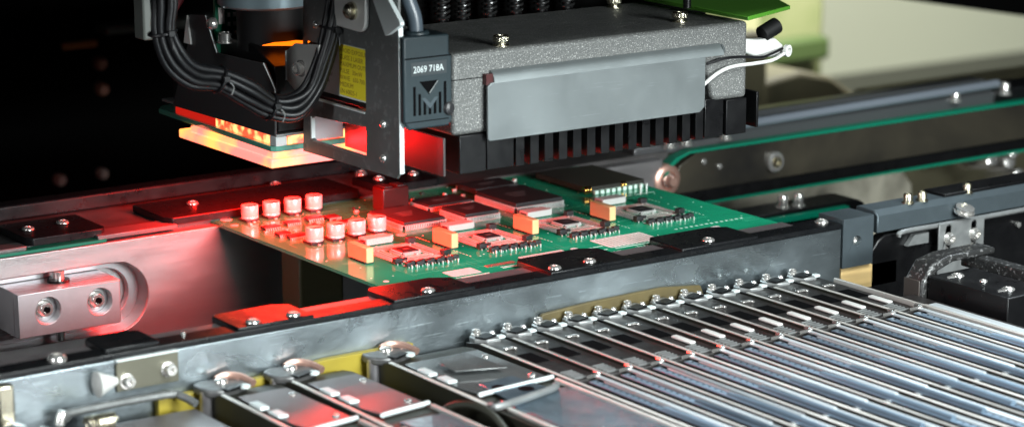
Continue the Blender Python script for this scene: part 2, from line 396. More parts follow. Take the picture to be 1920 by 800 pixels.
cb = thing("bearing_block", "square aluminium block with two recessed socket screws in the rail's oval slot", "block", (-9, 14.6, -3))
bx0, bx1, bz0, bz1 = -11.6, -6.2, -3.92, -1.72
ch = [arc(cx, cz, 0.66, 360, 0, 22)[:-1] for cx, cz in ((-10.05, -2.72), (-7.3, -2.68))]
obj("body", MB().prism([(bx0, bz0), (bx1, bz0), (bx1, bz1), (bx0, bz1)], 'y', 14.55, 15.1, ch).box(bx0, bx1, 15.1, 17.3, bz0, bz1), blockalu, cb, bev=0.05)
for cx, cz in ((-10.05, -2.72), (-7.3, -2.68)):
    s_ = obj("screw", capscrew(MB(), (cx, 15.1, cz), (0, -1, 0), 0.34, 0.42), chrome, cb)
    obj("socket", MB().cyl((cx, 14.95, cz), (cx, 14.66, cz), 0.15, seg=6), bluedark, s_)
obj("pin", MB().cyl((-8.85, 15.9, -1.72), (-8.85, 15.9, -1.2), 0.3), chrome, cb)
obj("collar", MB().cyl((-8.85, 15.9, -1.74), (-8.85, 15.9, -1.6), 0.55), black, cb)
obj("pin", MB().cyl((-8.85, 15.9, -3.9), (-8.85, 15.9, -4.7), 0.22), chrome, cb)

# right part: the next conveyor section
rn = thing("outfeed_rail", "black belt conveyor rail with green belt running to the right behind the board", "conveyor rail", (30, 15.8, -2))
obj("side_plate", MB().prism([(30, -2.35), (110, -2.35), (110, -0.08), (31.5, -0.08), (30.2, -0.7)], 'y', 15.8, 16.6), mat("black_rail_side", (0.016, 0.015, 0.014), 0.36, 0.3, cloud=0.9, cscale=0.06, color2=(0.075, 0.065, 0.045), bump=0.1), rn, bev=0.06)
obj("belt", MB().prism([(31.0, -0.03)] + [(110, -0.03), (110, 0.12), (31.0, 0.12), (30.0, -0.15), (29.3, -0.6), (29.0, -1.3), (29.2, -1.3), (29.6, -0.7), (30.3, -0.25)], 'y', 15.75, 16.5), beltm, rn)
obj("top_cover", MB().prism([(16.7, -0.1), (19.2, -0.1), (19.2, 1.2), (18.8, 1.5), (17.6, 1.5), (16.9, 0.9), (16.7, 0.7)], 'x', 34, 57), mat("grey_satin_cover_rail", (0.10, 0.105, 0.11), 0.3, 0.5), rn, bev=0.08)
obj("top_cover", MB().box(57, 110, 16.7, 19.2, -0.1, 0.9), black, rn, bev=0.1)
obj("cover_highlight", MB().cyl((34, 16.5, 1.05), (57, 16.5, 1.35), 0.28), mat("blue_cover_highlight", (0.30, 0.34, 0.40), 0.35, 0.6), rn)  # bluish highlight line of the top cover, put in as a pale rod
obj("end_cover", MB().box(27.6, 34, 16.7, 19.0, -0.1, 0.45), mat("grey_end_cover", (0.12, 0.12, 0.125), 0.35, 0.5), rn, bev=0.08)
for sx in (30.05, 31.3, 34.3, 53.3, 57.8):
    z = 0.3 if sx < 40 else 0.55
    obj("screw", capscrew(MB(), (sx, 16.6, z), (0, 0, 1), 0.34, 0.75), chrome, rn)
ro = obj("roller", MB().lathe((29.35, 16.3, -1.42), (0, -1, 0), [(0.95, 0), (0.95, 0.5), (0.8, 0.62), (0.55, 0.62), (0.5, 0.45), (0.34, 0.45), (0.34, 1.0), (0.26, 1.1), (0, 1.1)]), copperm, rn)
obj("axle_screw", capscrew(MB(), (29.35, 15.65, -1.42), (0, -1, 0), 0.3, 0.35), chrome, ro)
kn = obj("tension_knob", MB().lathe((37.4, 15.8, -1.26), (0, -1, 0), [(0.62, 0), (0.62, 0.3), (0.5, 0.42), (0.38, 0.42), (0.36, 0.2), (0, 0.2)]), chrome, rn)
obj("screw", capscrew(MB(), (37.4, 15.6, -1.26), (0, -1, 0), 0.26, 0.4), brass, kn)
for sx, sz in ((32.0, -0.62), (33.2, -1.05)):
    obj("screw", MB().lathe((sx, 15.8, sz), (0, -1, 0), [(0.17, 0), (0.17, 0.14), (0, 0.2)]), chrome, rn)
obj("lower_belt", MB().box(29, 75, 15.9, 16.4, -3.25, -3.1), beltm, rn)
obj("lower_web", MB().box(29, 110, 16.0, 16.4, -3.1, -2.35), black, rn)

# blurred castings and screws behind and below the outfeed rail
t = thing("beige_casting", "blurred beige machine casting below the outfeed belt", "casting", (50, 24, -8))
obj("body", MB().prism([(41, -14), (60, -14), (59.4, -7.2), (57.6, -5.2), (54, -3.8), (46, -3.2), (42.5, -4.6), (41.2, -7)], 'y', 26, 31), beige, t, bev=0.5, seg=4)
obj("rear_housing", MB().box(60.5, 100, 30, 34, -14, -1.8), brownb, t, bev=0.5)
for i, (x, y, z, r) in enumerate(((59.3, 21, -3.7, 0.5), (60.8, 21, -3.85, 0.35), (62.6, 22, -5.3, 0.42), (64.3, 22, -5.6, 0.5), (63.6, 21, -4.7, 0.4), (65.3, 22, -6.5, 0.4), (61.4, 21, -5.0, 0.35))):
    tag(obj("bright_screw", MB().lathe((x, y, z), (-0.3, -0.9, 0.25), [(r, -4), (r, 0), (r*0.8, 0.2), (0, 0.25)]), chrome), f"{['lowest leftmost','small','upper','large','second upper','lower right','middle'][i]} blurred bright screw in the cluster at right behind the outfeed rail", "screw", "blurred screws at the right edge")

sb = thing("return_belt_rail", "short black rail with rounded end and green belt right of the circuit board", "conveyor rail", (33, 10, -4))
obj("body", MB().prism([(24.5, -5.2), (39, -5.2)] + arc(39, -3.9, 1.1, -90, 90, 10) + [(24.5, -2.8)], 'y', 10.3, 12.5), black, sb, bev=0.1)
obj("belt", MB().box(24.5, 38.2, 9.9, 10.4, -3.35, -3.0), beltm, sb, bev=0.04)
for sx, sz in ((33.9, -2.75), (35.1, -2.8)):
    obj("screw", capscrew(MB(), (sx, 10.9, sz), (0, 0, 1), 0.3, 0.75), chrome, sb)

# support under the board
tag(obj("support_post", MB().box(2.3, 4.9, 11.6, 13.5, -12, -0.6), mat("olive_block", (0.07, 0.065, 0.03), 0.4), bev=0.15), "dark olive support post under the circuit board", "post")

# ================================================================== CIRCUIT BOARD
pcb = thing("circuit_board", "green circuit board with silver capacitors and four orange blocks lit red by the camera lamp", "circuit board", (12, 8, -0.16))
obj("substrate", MB().box(0, 23.45, -1.25, 17.0, -0.03, 0.0), solder, pcb)
obj("board_core", MB().box(0.012, 23.44, -1.24, 16.99, -0.16, -0.032), pcbedge, pcb)
def capacitor(x, y):
    c = obj("capacitor", MB().lathe((x, y, 0), (0, 0, 1), [(0.42, 0.14), (0.44, 0.17), (0.44, 0.22), (0.41, 0.26), (0.44, 0.30), (0.44, 0.79), (0.425, 0.825), (0.40, 0.835), (0, 0.835)], 36), capal, pcb)
    obj("base", MB().prism([(x-0.42, y-0.42), (x+0.2, y-0.42), (x+0.42, y-0.2), (x+0.42, y+0.2), (x+0.2, y+0.42), (x-0.42, y+0.42)], 'z', 0.015, 0.145), chipm, c)
    obj("marking", MB().prism(arc(x, y, 0.37, 200, 330, 10), 'z', 0.836, 0.84), bluedark, c)
    obj("leads", MB().box(x-0.06, x+0.06, y-0.5, y-0.4, 0.003, 0.04).box(x-0.06, x+0.06, y+0.4, y+0.5, 0.003, 0.04), pin, c)
for i in range(4): capacitor(1.66+1.285*i, 15.45+0.03*i)
for i in range(4): capacitor(1.85+1.25*i, 9.3+0.05*i)

def qfp(name, x0, x1, y0, y1, h, np_, sides='xy', pl=0.16, mark=True):
    c = obj(name, MB().box(x0, x1, y0, y1, 0.05, h), chipm, pcb, bev=0.03)
    m = MB(); ny = max(3, int(np_*(y1-y0)/(x1-x0)))
    def one(px, py, dx, dy, w):
        zc = 0.05+(h-0.05)*0.5
        if dx: 
            a, b = sorted((px, px+dx*pl*0.55)); m.box(a, b, py-w, py+w, zc-0.015, zc+0.015)
            a, b = sorted((px+dx*pl*0.5, px+dx*pl*0.65)); m.box(a, b, py-w, py+w, 0.004, zc+0.01)
            a, b = sorted((px+dx*pl*0.6, px+dx*pl*1.1)); m.box(a, b, py-w, py+w, 0.004, 0.03)
        else:
            a, b = sorted((py, py+dy*pl*0.55)); m.box(px-w, px+w, a, b, zc-0.015, zc+0.015)
            a, b = sorted((py+dy*pl*0.5, py+dy*pl*0.65)); m.box(px-w, px+w, a, b, 0.004, zc+0.01)
            a, b = sorted((py+dy*pl*0.6, py+dy*pl*1.1)); m.box(px-w, px+w, a, b, 0.004, 0.03)
    w = (x1-x0)/np_*0.27
    for i in range(np_):
        px = x0+(x1-x0)*(i+0.5)/np_
        if 'y' in sides: one(px, y0, 0, -1, w); one(px, y1, 0, 1, w)
    for i in range(ny):
        py = y0+(y1-y0)*(i+0.5)/ny
        if 'x' in sides: one(x0, py, -1, 0, w); one(x1, py, 1, 0, w)
    obj("leads", m, pin, c)
    if mark:
        k = MB(); X = x1-x0; Y = y1-y0
        for j in range(3):
            k.box(x0+X*0.3, x0+X*(0.55+0.08*j), y0+Y*(0.4+0.1*j), y0+Y*(0.43+0.1*j), h+0.001, h+0.003)
        obj("marking", k, mat_mark, c)
    return c
mat_mark = mat("chip_marking_grey", (0.10, 0.10, 0.10), 0.5)
# four identical driver circuits in a row
def unit(dx, dy):
    c = qfp("microchip", 4.05+dx, 5.0+dx, 4.72+dy, 5.72+dy, 0.17, 16, 'xy', 0.14, False)
    obj("marking", MB().box(4.38+dx, 4.72+dx, 5.1+dy, 5.3+dy, 0.171, 0.173), mat_mark, c)
    m = MB()                                   # square of fine copper fingers round the chip
    X0, X1, Y0, Y1 = 2.95+dx, 5.95+dx, 3.6+dy, 6.75+dy
    for (r0, r1) in ((0.0, 0.42), (0.5, 0.62), (0.7, 0.78)):
        n = 30
        for i in range(n):
            f = (i+0.5)/n
            if r0 == 0:
                m.box(X0+0.3+(X1-X0-0.6)*f-0.024, X0+0.3+(X1-X0-0.6)*f+0.024, Y0+r0, Y0+r1, 0.001, 0.012)
                m.box(X0+0.3+(X1-X0-0.6)*f-0.024, X0+0.3+(X1-X0-0.6)*f+0.024, Y1-r1, Y1-r0, 0.001, 0.012)
        if r0 == 0:
            for k in range(4):
                q = k*0.11
                m.box(X0+q, X0+q+0.065, Y0+0.1, Y1-0.1, 0.013, 0.02); m.box(X1-q-0.065, X1-q, Y0+0.1, Y1-0.1, 0.013, 0.02)
        else:
            m.box(X0+r0, X0+r1, Y0+r0, Y1-r0, 0.001, 0.012); m.box(X1-r1, X1-r0, Y0+r0, Y1-r0, 0.001, 0.012)
            m.box(X0+r0, X1-r0, Y0+r0, Y0+r1, 0.013, 0.018); m.box(X0+r0, X1-r0, Y1-r1, Y1-r0, 0.013, 0.018)
    obj("solder_pads", m, tin, pcb)
    rs = random.Random(3)
    for i in range(5):
        x = X0+0.55+rs.random()*1.9; y = rs.choice((Y0+0.9, Y1-0.9)) if 0.9 < x-X0 < 2.1 else Y0+0.8+rs.random()*1.5
        r = obj("resistor", MB().box(x-0.05, x+0.05, y-0.09, y+0.09, 0.02, 0.07), whitep, pcb)
    f = obj("film_capacitor", MB().box(1.66+dx, 2.06+dx, 4.15+dy, 5.86+dy, 0.06, 0.80), film, pcb, bev=0.05)
    g_ = MB()
    for i in range(6): g_.box(1.62+dx, 2.1+dx, 4.25+dy+0.26*i, 4.35+dy+0.26*i, 0.004, 0.075)
    obj("foot", g_, chipm, f)
    k = obj("connector", MB().prism([(3.55, 7.2), (5.05, 7.2), (5.05, 7.35), (5.2, 7.35), (5.2, 7.6), (5.05, 7.6), (5.05, 7.95), (3.55, 7.95)], 'z', 0.03, 0.36), whitep, pcb, bev=0.03)
    k.location = Vector((dx, dy, 0))*S
    r_ = obj("recess", MB().box(3.535, 3.56, 7.35, 7.8, 0.10, 0.26), bluedark, k)
    e_ = obj("latch", MB().box(3.28, 3.55, 7.3, 7.85, 0.02, 0.22), chipm, k, bev=0.02)
    def sot(x, y, rz, s_=1.0):
        b = obj("transistor", MB().box(x-0.17*s_, x+0.17*s_, y-0.13*s_, y+0.13*s_, 0.05, 0.24*s_, rz), chipm, pcb, bev=0.02)
        l = MB()
        for q in (-0.1, 0.1): l.box(x+q*s_-0.016, x+q*s_+0.016, y-0.18*s_, y-0.13*s_, 0.004, 0.07)
        l.box(x-0.03, x+0.03, y+0.12*s_, y+0.2*s_, 0.004, 0.13)
        obj("leads", l, pin, b)
    sot(2.95+dx, 3.45+dy, 0, 1.25); sot(3.55+dx, 3.75+dy, 0.4, 0.7); sot(5.7+dx, 6.6+dy, 0, 1.25); sot(5.75+dx, 3.55+dy, 0.2, 1.3)
    n = 10
    for i in range(n):
        x = 3.05+dx+0.27*i + (0.2 if i == n-1 else 0); y = 2.62+dy+(0.18 if i % 2 else 0.0)-0.02*i
        sot(x, y, 0, 1.0)
        if i in (0, 1, 3, 5, 6, 8): 
            pass
    l = MB()
    for i in range(n):
        if i % 3 != 2: l.box(3.0+dx+0.28*i, 3.035+dx+0.28*i, 2.28+dy-0.02*i, 2.36+dy-0.02*i, 0.003, 0.16)
    obj("header_pins", l, pin, pcb)
    m = MB()
    for i in range(5): m.box(6.62+dx, 6.66+dx, 7.4+dy-0.28*i, 7.56+dy-0.28*i, 0.001, 0.004)
    for i in range(9): m.box(6.62+dx, 6.66+dx, 4.9+dy-0.28*i, 5.06+dy-0.28*i, 0.001, 0.004)
    m.box(5.2+dx, 5.65+dx, 8.0+dy, 8.12+dy, 0.001, 0.004)
    m.cyl((3.1+dx, 2.95+dy, 0.001), (3.1+dx, 2.95+dy, 0.004), 0.16)
    obj("silkscreen_marks", m, silk, pcb)
for k in range(4): unit(4.93*k, 0.11*k)

def pads(x0, x1, y0, y1, n, m_=tin, gap=0.25):
    m = MB(); pw = (x1-x0)/n
    for i in range(n):
        m.box(x0+pw*i+pw*gap/2, x0+pw*(i+1)-pw*gap/2, y0, y1, 0.001, 0.02)
    m.box(x0, x1, y1-0.06, y1, 0.001, 0.014); m.box(x0, x0+0.06, y0, y1, 0.001, 0.014); m.box(x1-0.06, x1, y0, y1, 0.001, 0.014); m.box(x0, x1, y0, y0+0.05, 0.001, 0.014)
    obj("solder_pads", m, m_, pcb)
pads(3.75, 5.35, -0.15, 0.85, 12, tin, 0.18); pads(8.35, 10.95, 0.2, 1.2, 13, tin, 0.3); pads(13.2, 16.35, 0.15, 1.9, 12, tin, 0.3)
pads(18.9, 20.4, 0.25, 0.7, 8, tin, 0.1); pads(6.1, 7.75, 0.42, 0.78, 9, copperm, 0.2)
for k in range(4): pads(3.9+0.12*k, 5.5, -0.62-0.0*k, -0.5, 20, silk) if k == 0 else None
text("silkscreen_text", "NT  PWR", 0.36, (11.6, -0.72, 0.001), (1, 0, 0), (0, 1, 0), silk, pcb, 0.001, 1.2)
text("silkscreen_text", "TUXAN", 0.36, (14.3, -0.55, 0.001), (1, 0, 0), (0, 1, 0), silk, pcb, 0.001, 1.2)
m = MB()
for a in ((11.2, 12.4, 0.62, 0.7), (12.5, 13.1, 0.66, 0.74), (11.5, 12.3, -0.1, -0.02), (12.45, 12.9, 0.0, 0.08), (13.3, 15.6, -0.12, -0.02), (6.6, 7.7, -0.1, 0.0), (6.6, 7.4, 0.1, 0.16), (3.7, 5.6, -0.42, -0.36)): m.box(a[0], a[1], a[2], a[3], 0.001, 0.004)
for i in range(14): m.box(18.2+0.33*i, 18.36+0.33*i, 1.3, 1.45, 0.001, 0.004)
for i in range(8): m.box(19.0+0.5*i, 19.3+0.5*i, 8.8, 8.9, 0.001, 0.004)
obj("silkscreen_marks", m, silk, pcb)
m = MB()
for x, y, r in ((0.75, 1.0, 0.14), (0.75, 0.3, 0.1), (0.75, 16.3, 0.3), (0.5, 14.95, 0.2), (11.6, 1.0, 0.2), (6.3, 8.35, 0.25), (1.2, 14.0, 0.12), (22.9, 15.8, .2)):
    m.cyl((x, y, 0.001), (x, y, 0.008), r)
for q in range(4): m.box(0.7+q*1.05, 1.4+q*1.05, 16.55, 16.75, 0.001, 0.01)
obj("solder_pads", m, tin, pcb)
trace = mat("lighter_green_traces", (0.06, 0.42, 0.25), 0.2)
m = MB(); rs = random.Random(21)
for i in range(70):
    x = rs.uniform(0.5, 22.5); y = rs.uniform(0.6, 16); 
    for k in range(rs.randint(1, 4)):
        if rs.random() < 0.5: L_ = rs.uniform(0.6, 2.6); m.box(x, min(23.2, x+L_), y+0.12*k, y+0.12*k+0.035, 0.0006, 0.0022)
        else: L_ = rs.uniform(0.5, 1.8); m.box(x+0.12*k, x+0.12*k+0.035, y, min(16.6, y+L_), 0.0026, 0.004)
obj("copper_traces", m, trace, pcb)
m = MB()
for i in range(110):
    x = rs.uniform(0.4, 23); y = rs.uniform(0.4, 16.5); m.cyl((x, y, 0.001), (x, y, 0.005), 0.045, seg=8)
v_ = obj("vias", m, silk, pcb); v_["kind"] = "stuff"
qfp("big_processor_chip", 13.75, 16.75, 8.95, 12.6, 0.5, 34, 'xy')
qfp("memory_chip", 10.4, 12.45, 8.65, 10.9, 0.44, 22, 'xy')
qfp("memory_chip", 6.95, 9.45, 9.1, 12.4, 0.38, 24, 'xy')
qfp("memory_chip", 10.3, 13.0, 11.9, 13.6, 0.30, 24, 'xy')
qfp("memory_chip", 14.4, 17.2, 13.6, 15.4, 0.35, 24, 'y')
for (x, y, a, b) in ((1.1, 12.9, 0.9, 0.5), (2.55, 13.2, 0.8, 0.45), (3.9, 13.4, 0.9, 0.5), (1.0, 11.3, 0.7, 0.5), (4.9, 13.0, 0.7, 0.6), (5.0, 11.7, 0.8, 0.5), (3.1, 11.6, 0.6, 0.6)):
    qfp("small_chip", x, x+a, y, y+b, 0.2, 7, 'y', 0.13, False)
rs = random.Random(11)
for i in range(46):
    x = 0.9+rs.random()*6.5; y = 10.3+rs.random()*4.3
    if i > 30: x = 9.8+rs.random()*9; y = 13.8+rs.random()*2
    rz = rs.random() < 0.5
    a, b = (0.1, 0.06) if rz else (0.06, 0.1)
    obj("resistor", MB().box(x-a, x+a, y-b, y+b, 0.002, 0.09), tin if i % 3 else chipm, pcb)
ic = obj("small_chip", MB().box(1.2, 2.2, 10.6, 11.0, 0.03, 0.2), chipm, pcb, bev=0.02)
l = MB()
for i in range(8): l.box(1.22+0.125*i, 1.28+0.125*i, 10.42, 10.6, 0.004, 0.1)
obj("leads", l, pin, ic)
rl = obj("relay", MB().box(8.15, 9.75, 12.95, 14.0, 0.02, 1.25), mat("dark_red_relay", (0.03, 0.008, 0.008), 0.3), pcb, bev=0.06)
obj("relay_lid", MB().box(8.3, 8.8, 13.05, 13.85, 1.251, 1.33).box(9.1, 9.6, 13.05, 13.85, 1.251, 1.33), chipm, rl, bev=0.03)
dm = obj("interface_module", MB().box(19.3, 23.2, 10.2, 14.9, 0.12, 0.42), mat("brown_black_module", (0.03, 0.028, 0.024), 0.4, cloud=0.2), pcb, bev=0.03)
m = MB()
for i in range(9): m.box(19.7+0.38*i, 19.93+0.38*i, 10.0, 10.2, 0.02, 0.22)
obj("leads", m, silk, dm)
m = MB()
for x in (19.1, 19.25, 19.45, 21.6, 21.8): m.tube([(x, 10.1, 0.1), (x, 10.05, 0.35), (x+0.1, 10.25, 0.46), (x+0.1, 10.5, 0.3)], 0.045, 6, 4)
obj("gold_contact", m, gold, dm)
for x in (22.6, 23.0): obj("pin", MB().cyl((x, 9.75, 0.0), (x, 9.75, 0.28), 0.06), pin, pcb)

# ================================================================== FRONT CONVEYOR RAIL
fr = thing("front_conveyor_rail", "scratched galvanised rail with black clamp strip along the board's near edge", "conveyor rail", (3, -2.5, -3))
obj("side_plate", MB().box(-40, 25.0, -3.52, -3.2, -3.6, 0.02), galv, fr, bev=0.03)
obj("rail_body", MB().box(-40, 25.1, -3.2, -1.3, -7.0, 0.1), blackrail, fr, bev=0.05)
obj("top_strip", MB().box(-40, 25.02, -3.5, -2.35, 0.03, 0.3), blackrail, fr, bev=0.05)
for a, b in ((-19.9, -15.5), (-13.1, -9.3), (-5.7, -1.5), (2.7, 7.1), (11.8, 14.9), (19.3, 23.2)):
    obj("cover_strip", MB().box(a, b, -2.33, -1.05 if a > -3 else -1.35, 0.1, 0.17), pinkplate, fr, bev=0.03)
clamp(fr, -15.5, -13.0, -3.1, -0.9, 0.12, 0.42, [], 0.5)
clamp(fr, -9.45, -5.7, -3.4, -0.8, 0.12, 0.42, [(-8.5, -2.95), (-6.5, -2.95)], 0.7)
clamp(fr, -1.6, 2.75, -3.4, -0.85, 0.12, 0.42, [(0.5, -2.9)], 0.9)
clamp(fr, 7.0, 11.7, -3.4, -0.35, 0.12, 0.42, [(7.55, -2.9), (9.65, -2.8)], 0.9)
clamp(fr, 14.8, 19.6, -3.4, -0.55, 0.12, 0.42, [(16.9, -2.8)], 0.8)
obj("screw", socket(MB(), (24.4, -2.7, 0.29), (0, 0, 1), 0.34, 0.17), chrome, fr)
obj("screw", socket(MB(), (-17.6, -3.0, 0.27), (0, 0, 1), 0.4, 0.3), chrome, fr)
obj("screw", MB().lathe((-11.6, -2.5, 0.27), (0, 0, 1), [(0.12, 0), (0.12, 0.12), (0, 0.15)]), chrome, fr)
eb = thing("end_block", "blue grey steel block with one round hole closing the front rail's right end", "block", (26, -3, -1))
hole = arc(26.1, -0.72, 0.27, 360, 0, 20)[:-1]
obj("body", MB().prism([(25.12, -2.05), (27.2, -2.05), (27.2, 0.5), (25.12, 0.5)], 'y', -3.55, -3.2, [hole]).box(25.12, 27.2, -3.2, -1.7, -2.05, 0.5), blueblock, eb, bev=0.03)
obj("screw", MB().lathe((26.1, -3.2, -0.72), (0, -1, 0), [(0.24, 0), (0.24, 0.12), (0.12, 0.2), (0, 0.05)]), chrome, eb)
tag(obj("laminate_spacer", MB().box(25.3, 29.2, -3.3, -1, -3.4, -2.15), tan, bev=0.05), "pale tan spacer showing below the blue grey end block", "spacer")
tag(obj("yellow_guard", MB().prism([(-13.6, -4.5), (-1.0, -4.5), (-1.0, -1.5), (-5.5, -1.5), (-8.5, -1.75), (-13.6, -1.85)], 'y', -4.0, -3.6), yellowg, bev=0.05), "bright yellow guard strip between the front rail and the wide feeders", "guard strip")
tag(obj("rail_reflection", MB().prism([(4.2, -4.5), (17, -4.5), (15.6, -1.4), (13.2, -1.15), (9, -1.2), (6.2, -1.35)], 'y', -3.85, -3.62), olive_refl, bev=0.05), "ochre guard strip behind the narrow feeders' tips", "guard strip")  # the rail plate's olive reflection, put in as a solid strip

bk = thing("rail_bracket", "small bent steel bracket with two bright bolts on the front rail's left end", "bracket", (-14, -3.6, -1))
obj("plate", MB().prism([(-15.3, -1.3), (-12.45, -1.3), (-12.45, -0.02), (-15.1, -0.02), (-15.3, -0.15)], 'y', -3.66, -3.58), mat("olive_grey_steel", (0.15, 0.145, 0.11), 0.4, 0.6), bk, bev=0.02)
obj("top_flange", MB().box(-15.3, -12.45, -3.72, -3.3, -0.02, 0.05), edge, bk, bev=0.02)
for x, z in ((-14.85, -0.9), (-12.95, -0.72)):
    obj("bolt", capscrew(MB(), (x, -3.66, z), (0, -1, 0.1), 0.24, 0.4), chrome, bk)
    obj("slot", MB().prism(stadium(-0.55, 0.55, -0.17, 0.17, 8), 'y', -3.675, -3.662), bluedark, bk).matrix_basis = Matrix.Translation(Vector((x+14, 0.0, z+1+0.2))*S) @ Matrix.Rotation(math.radians(90), 4, 'Y') @ Matrix.Translation(Vector((-0+14, 0, 1))*0*S)
obj("guide_cone", MB().lathe((-16.3, -3.9, -0.72), (-1, 0, 0), [(0.15, -0.9), (0.55, 0), (0.2, 0.15), (0, 0.15)]), whitep, bk)

# ================================================================== RIGHT: FEED ARM
arm = thing("guide_arm", "dark steel guide arm with brass topped screws extending right of the end block", "guide arm", (32, -3.5, 0))
obj("bar", MB().prism([(-3.5, -0.55), (-1.9, -0.55), (-1.9, 0.62), (-3.2, 0.62), (-3.5, 0.35)], 'x', 27.5, 45), blueblock, arm, bev=0.06)
obj("top_plate", MB().box(32.6, 45, -3.2, -1.6, 0.62, 0.78), black, arm, bev=0.04)
obj("lower_lip", MB().tube([(28.8, -3.75, -0.82), (29.2, -3.8, -0.6), (33, -3.8, -0.62), (45, -3.8, -0.6)], 0.13, 8), steel, arm)
for x in (30.1, 31.1, 34.4):
    obj("screw", capscrew(MB(), (x, -3.0, 0.6), (0, 0, 1), 0.25, 0.5), brass, arm)
pl = obj("slotted_plate", MB().prism([(31.4, -3.2), (34.7, -3.2), (34.7, -0.5), (31.4, -0.5)], 'y', -4.05, -3.95,
        [[(p[1]+32.1, p[0]-1.4) for p in stadium(-0.8, 0.8, -0.2, 0.2, 8)][::-1], [(p[1]+33.95, p[0]-1.4) for p in stadium(-0.8, 0.8, -0.2, 0.2, 8)][::-1]]), steel, arm, bev=0.02)
for x in (32.1, 33.95):
    obj("bolt", capscrew(MB(), (x, -4.05, -1.35), (-0.1, -1, 0.1), 0.25, 0.35), chrome, pl)
    obj("bolt", capscrew(MB(), (x+0.05, -3.7, -2.0), (-0.1, -1, 0.1), 0.16, 0.2), chrome, pl)
obj("cam", MB().lathe((33.3, -3.9, -0.15), (0, -0.3, 1), [(0.55, 0), (0.55, 0.1), (0.4, 0.12), (0.4, 0.25), (0.5, 0.26), (0.5, 0.32), (0, 0.35)]), chrome, arm)
gd = thing("black_guard", "glossy black guard panel hanging below the guide arm", "guard", (30, -3, -4))
obj("panel", MB().prism([(27.35, -6), (45, -6), (45, -0.75), (28.3, -0.75), (27.8, -1.0), (27.35, -1.5)], 'y', -3.3, -2.6), black, gd, bev=0.08)
obj("pin", MB().lathe((37.9, -3.35, -1.5), (0, -1, 0), [(0.15, 0), (0.15, 0.2), (0, 0.25)]), chrome, gd)
obj("spacer_wedge", MB().prism([(29.6, -1.5), (31.1, -1.5), (31.1, -0.95), (30.1, -0.95)], 'y', -3.6, -3.32), steel, gd)

lb = thing("latch_block", "black anodised block with three bright screws at right beside the narrow feeders", "block", (26, -12, -2))
obj("body", MB().box(24.62, 27.6, -15.3, -10.1, -3.0, -0.95), black, lb, bev=0.05)
for x, y, r in ((25.8, -10.9, 0.32), (26.0, -12.4, 0.2), (25.9, -14.1, 0.32)):
    s_ = obj("screw", socket(MB(), (x, y, -0.97), (0, 0, 1), r, 0.12), chrome, lb)
    if r > 0.3: obj("keyway", MB().prism([(x-0.75, y-0.06), (x-0.3, y-0.18), (x-0.3, y+0.18), (x-0.62, y+0.12)], 'z', -0.96, -0.93), chrome, s_)
rw = thing("rough_rubber_cover", "rough black textured cover arching over the latch block", "cover", (25, -9.6, -2))
rough_b = mat("rough_crinkle_black", (0.03, 0.03, 0.03), 0.3, 0.2, bump=1.0, bscale=6, speck=0.35, speck_col=(0.45, 0.45, 0.45), sscale=5)
obj("arch", MB().prism([(24.3, -3.2), (24.9, -3.2), (24.95, -1.5), (25.3, -0.9), (26.4, -0.55), (29.3, -0.55), (29.3, -0.2), (26.2, -0.2), (25.0, -0.45), (24.35, -1.3)], 'y', -10.0, -8.75), rough_b, rw, bev=0.12)
obj("top_rib", MB().box(28.0, 28.8, -18, -8.9, -1.2, -0.55), rough_b, rw, bev=0.1)
obj("end_face", MB().box(24.22, 24.3, -9.9, -8.85, -3.2, -1.2), mat("dark_brown_face", (0.05, 0.04, 0.035), 0.5), rw, bev=0.03)

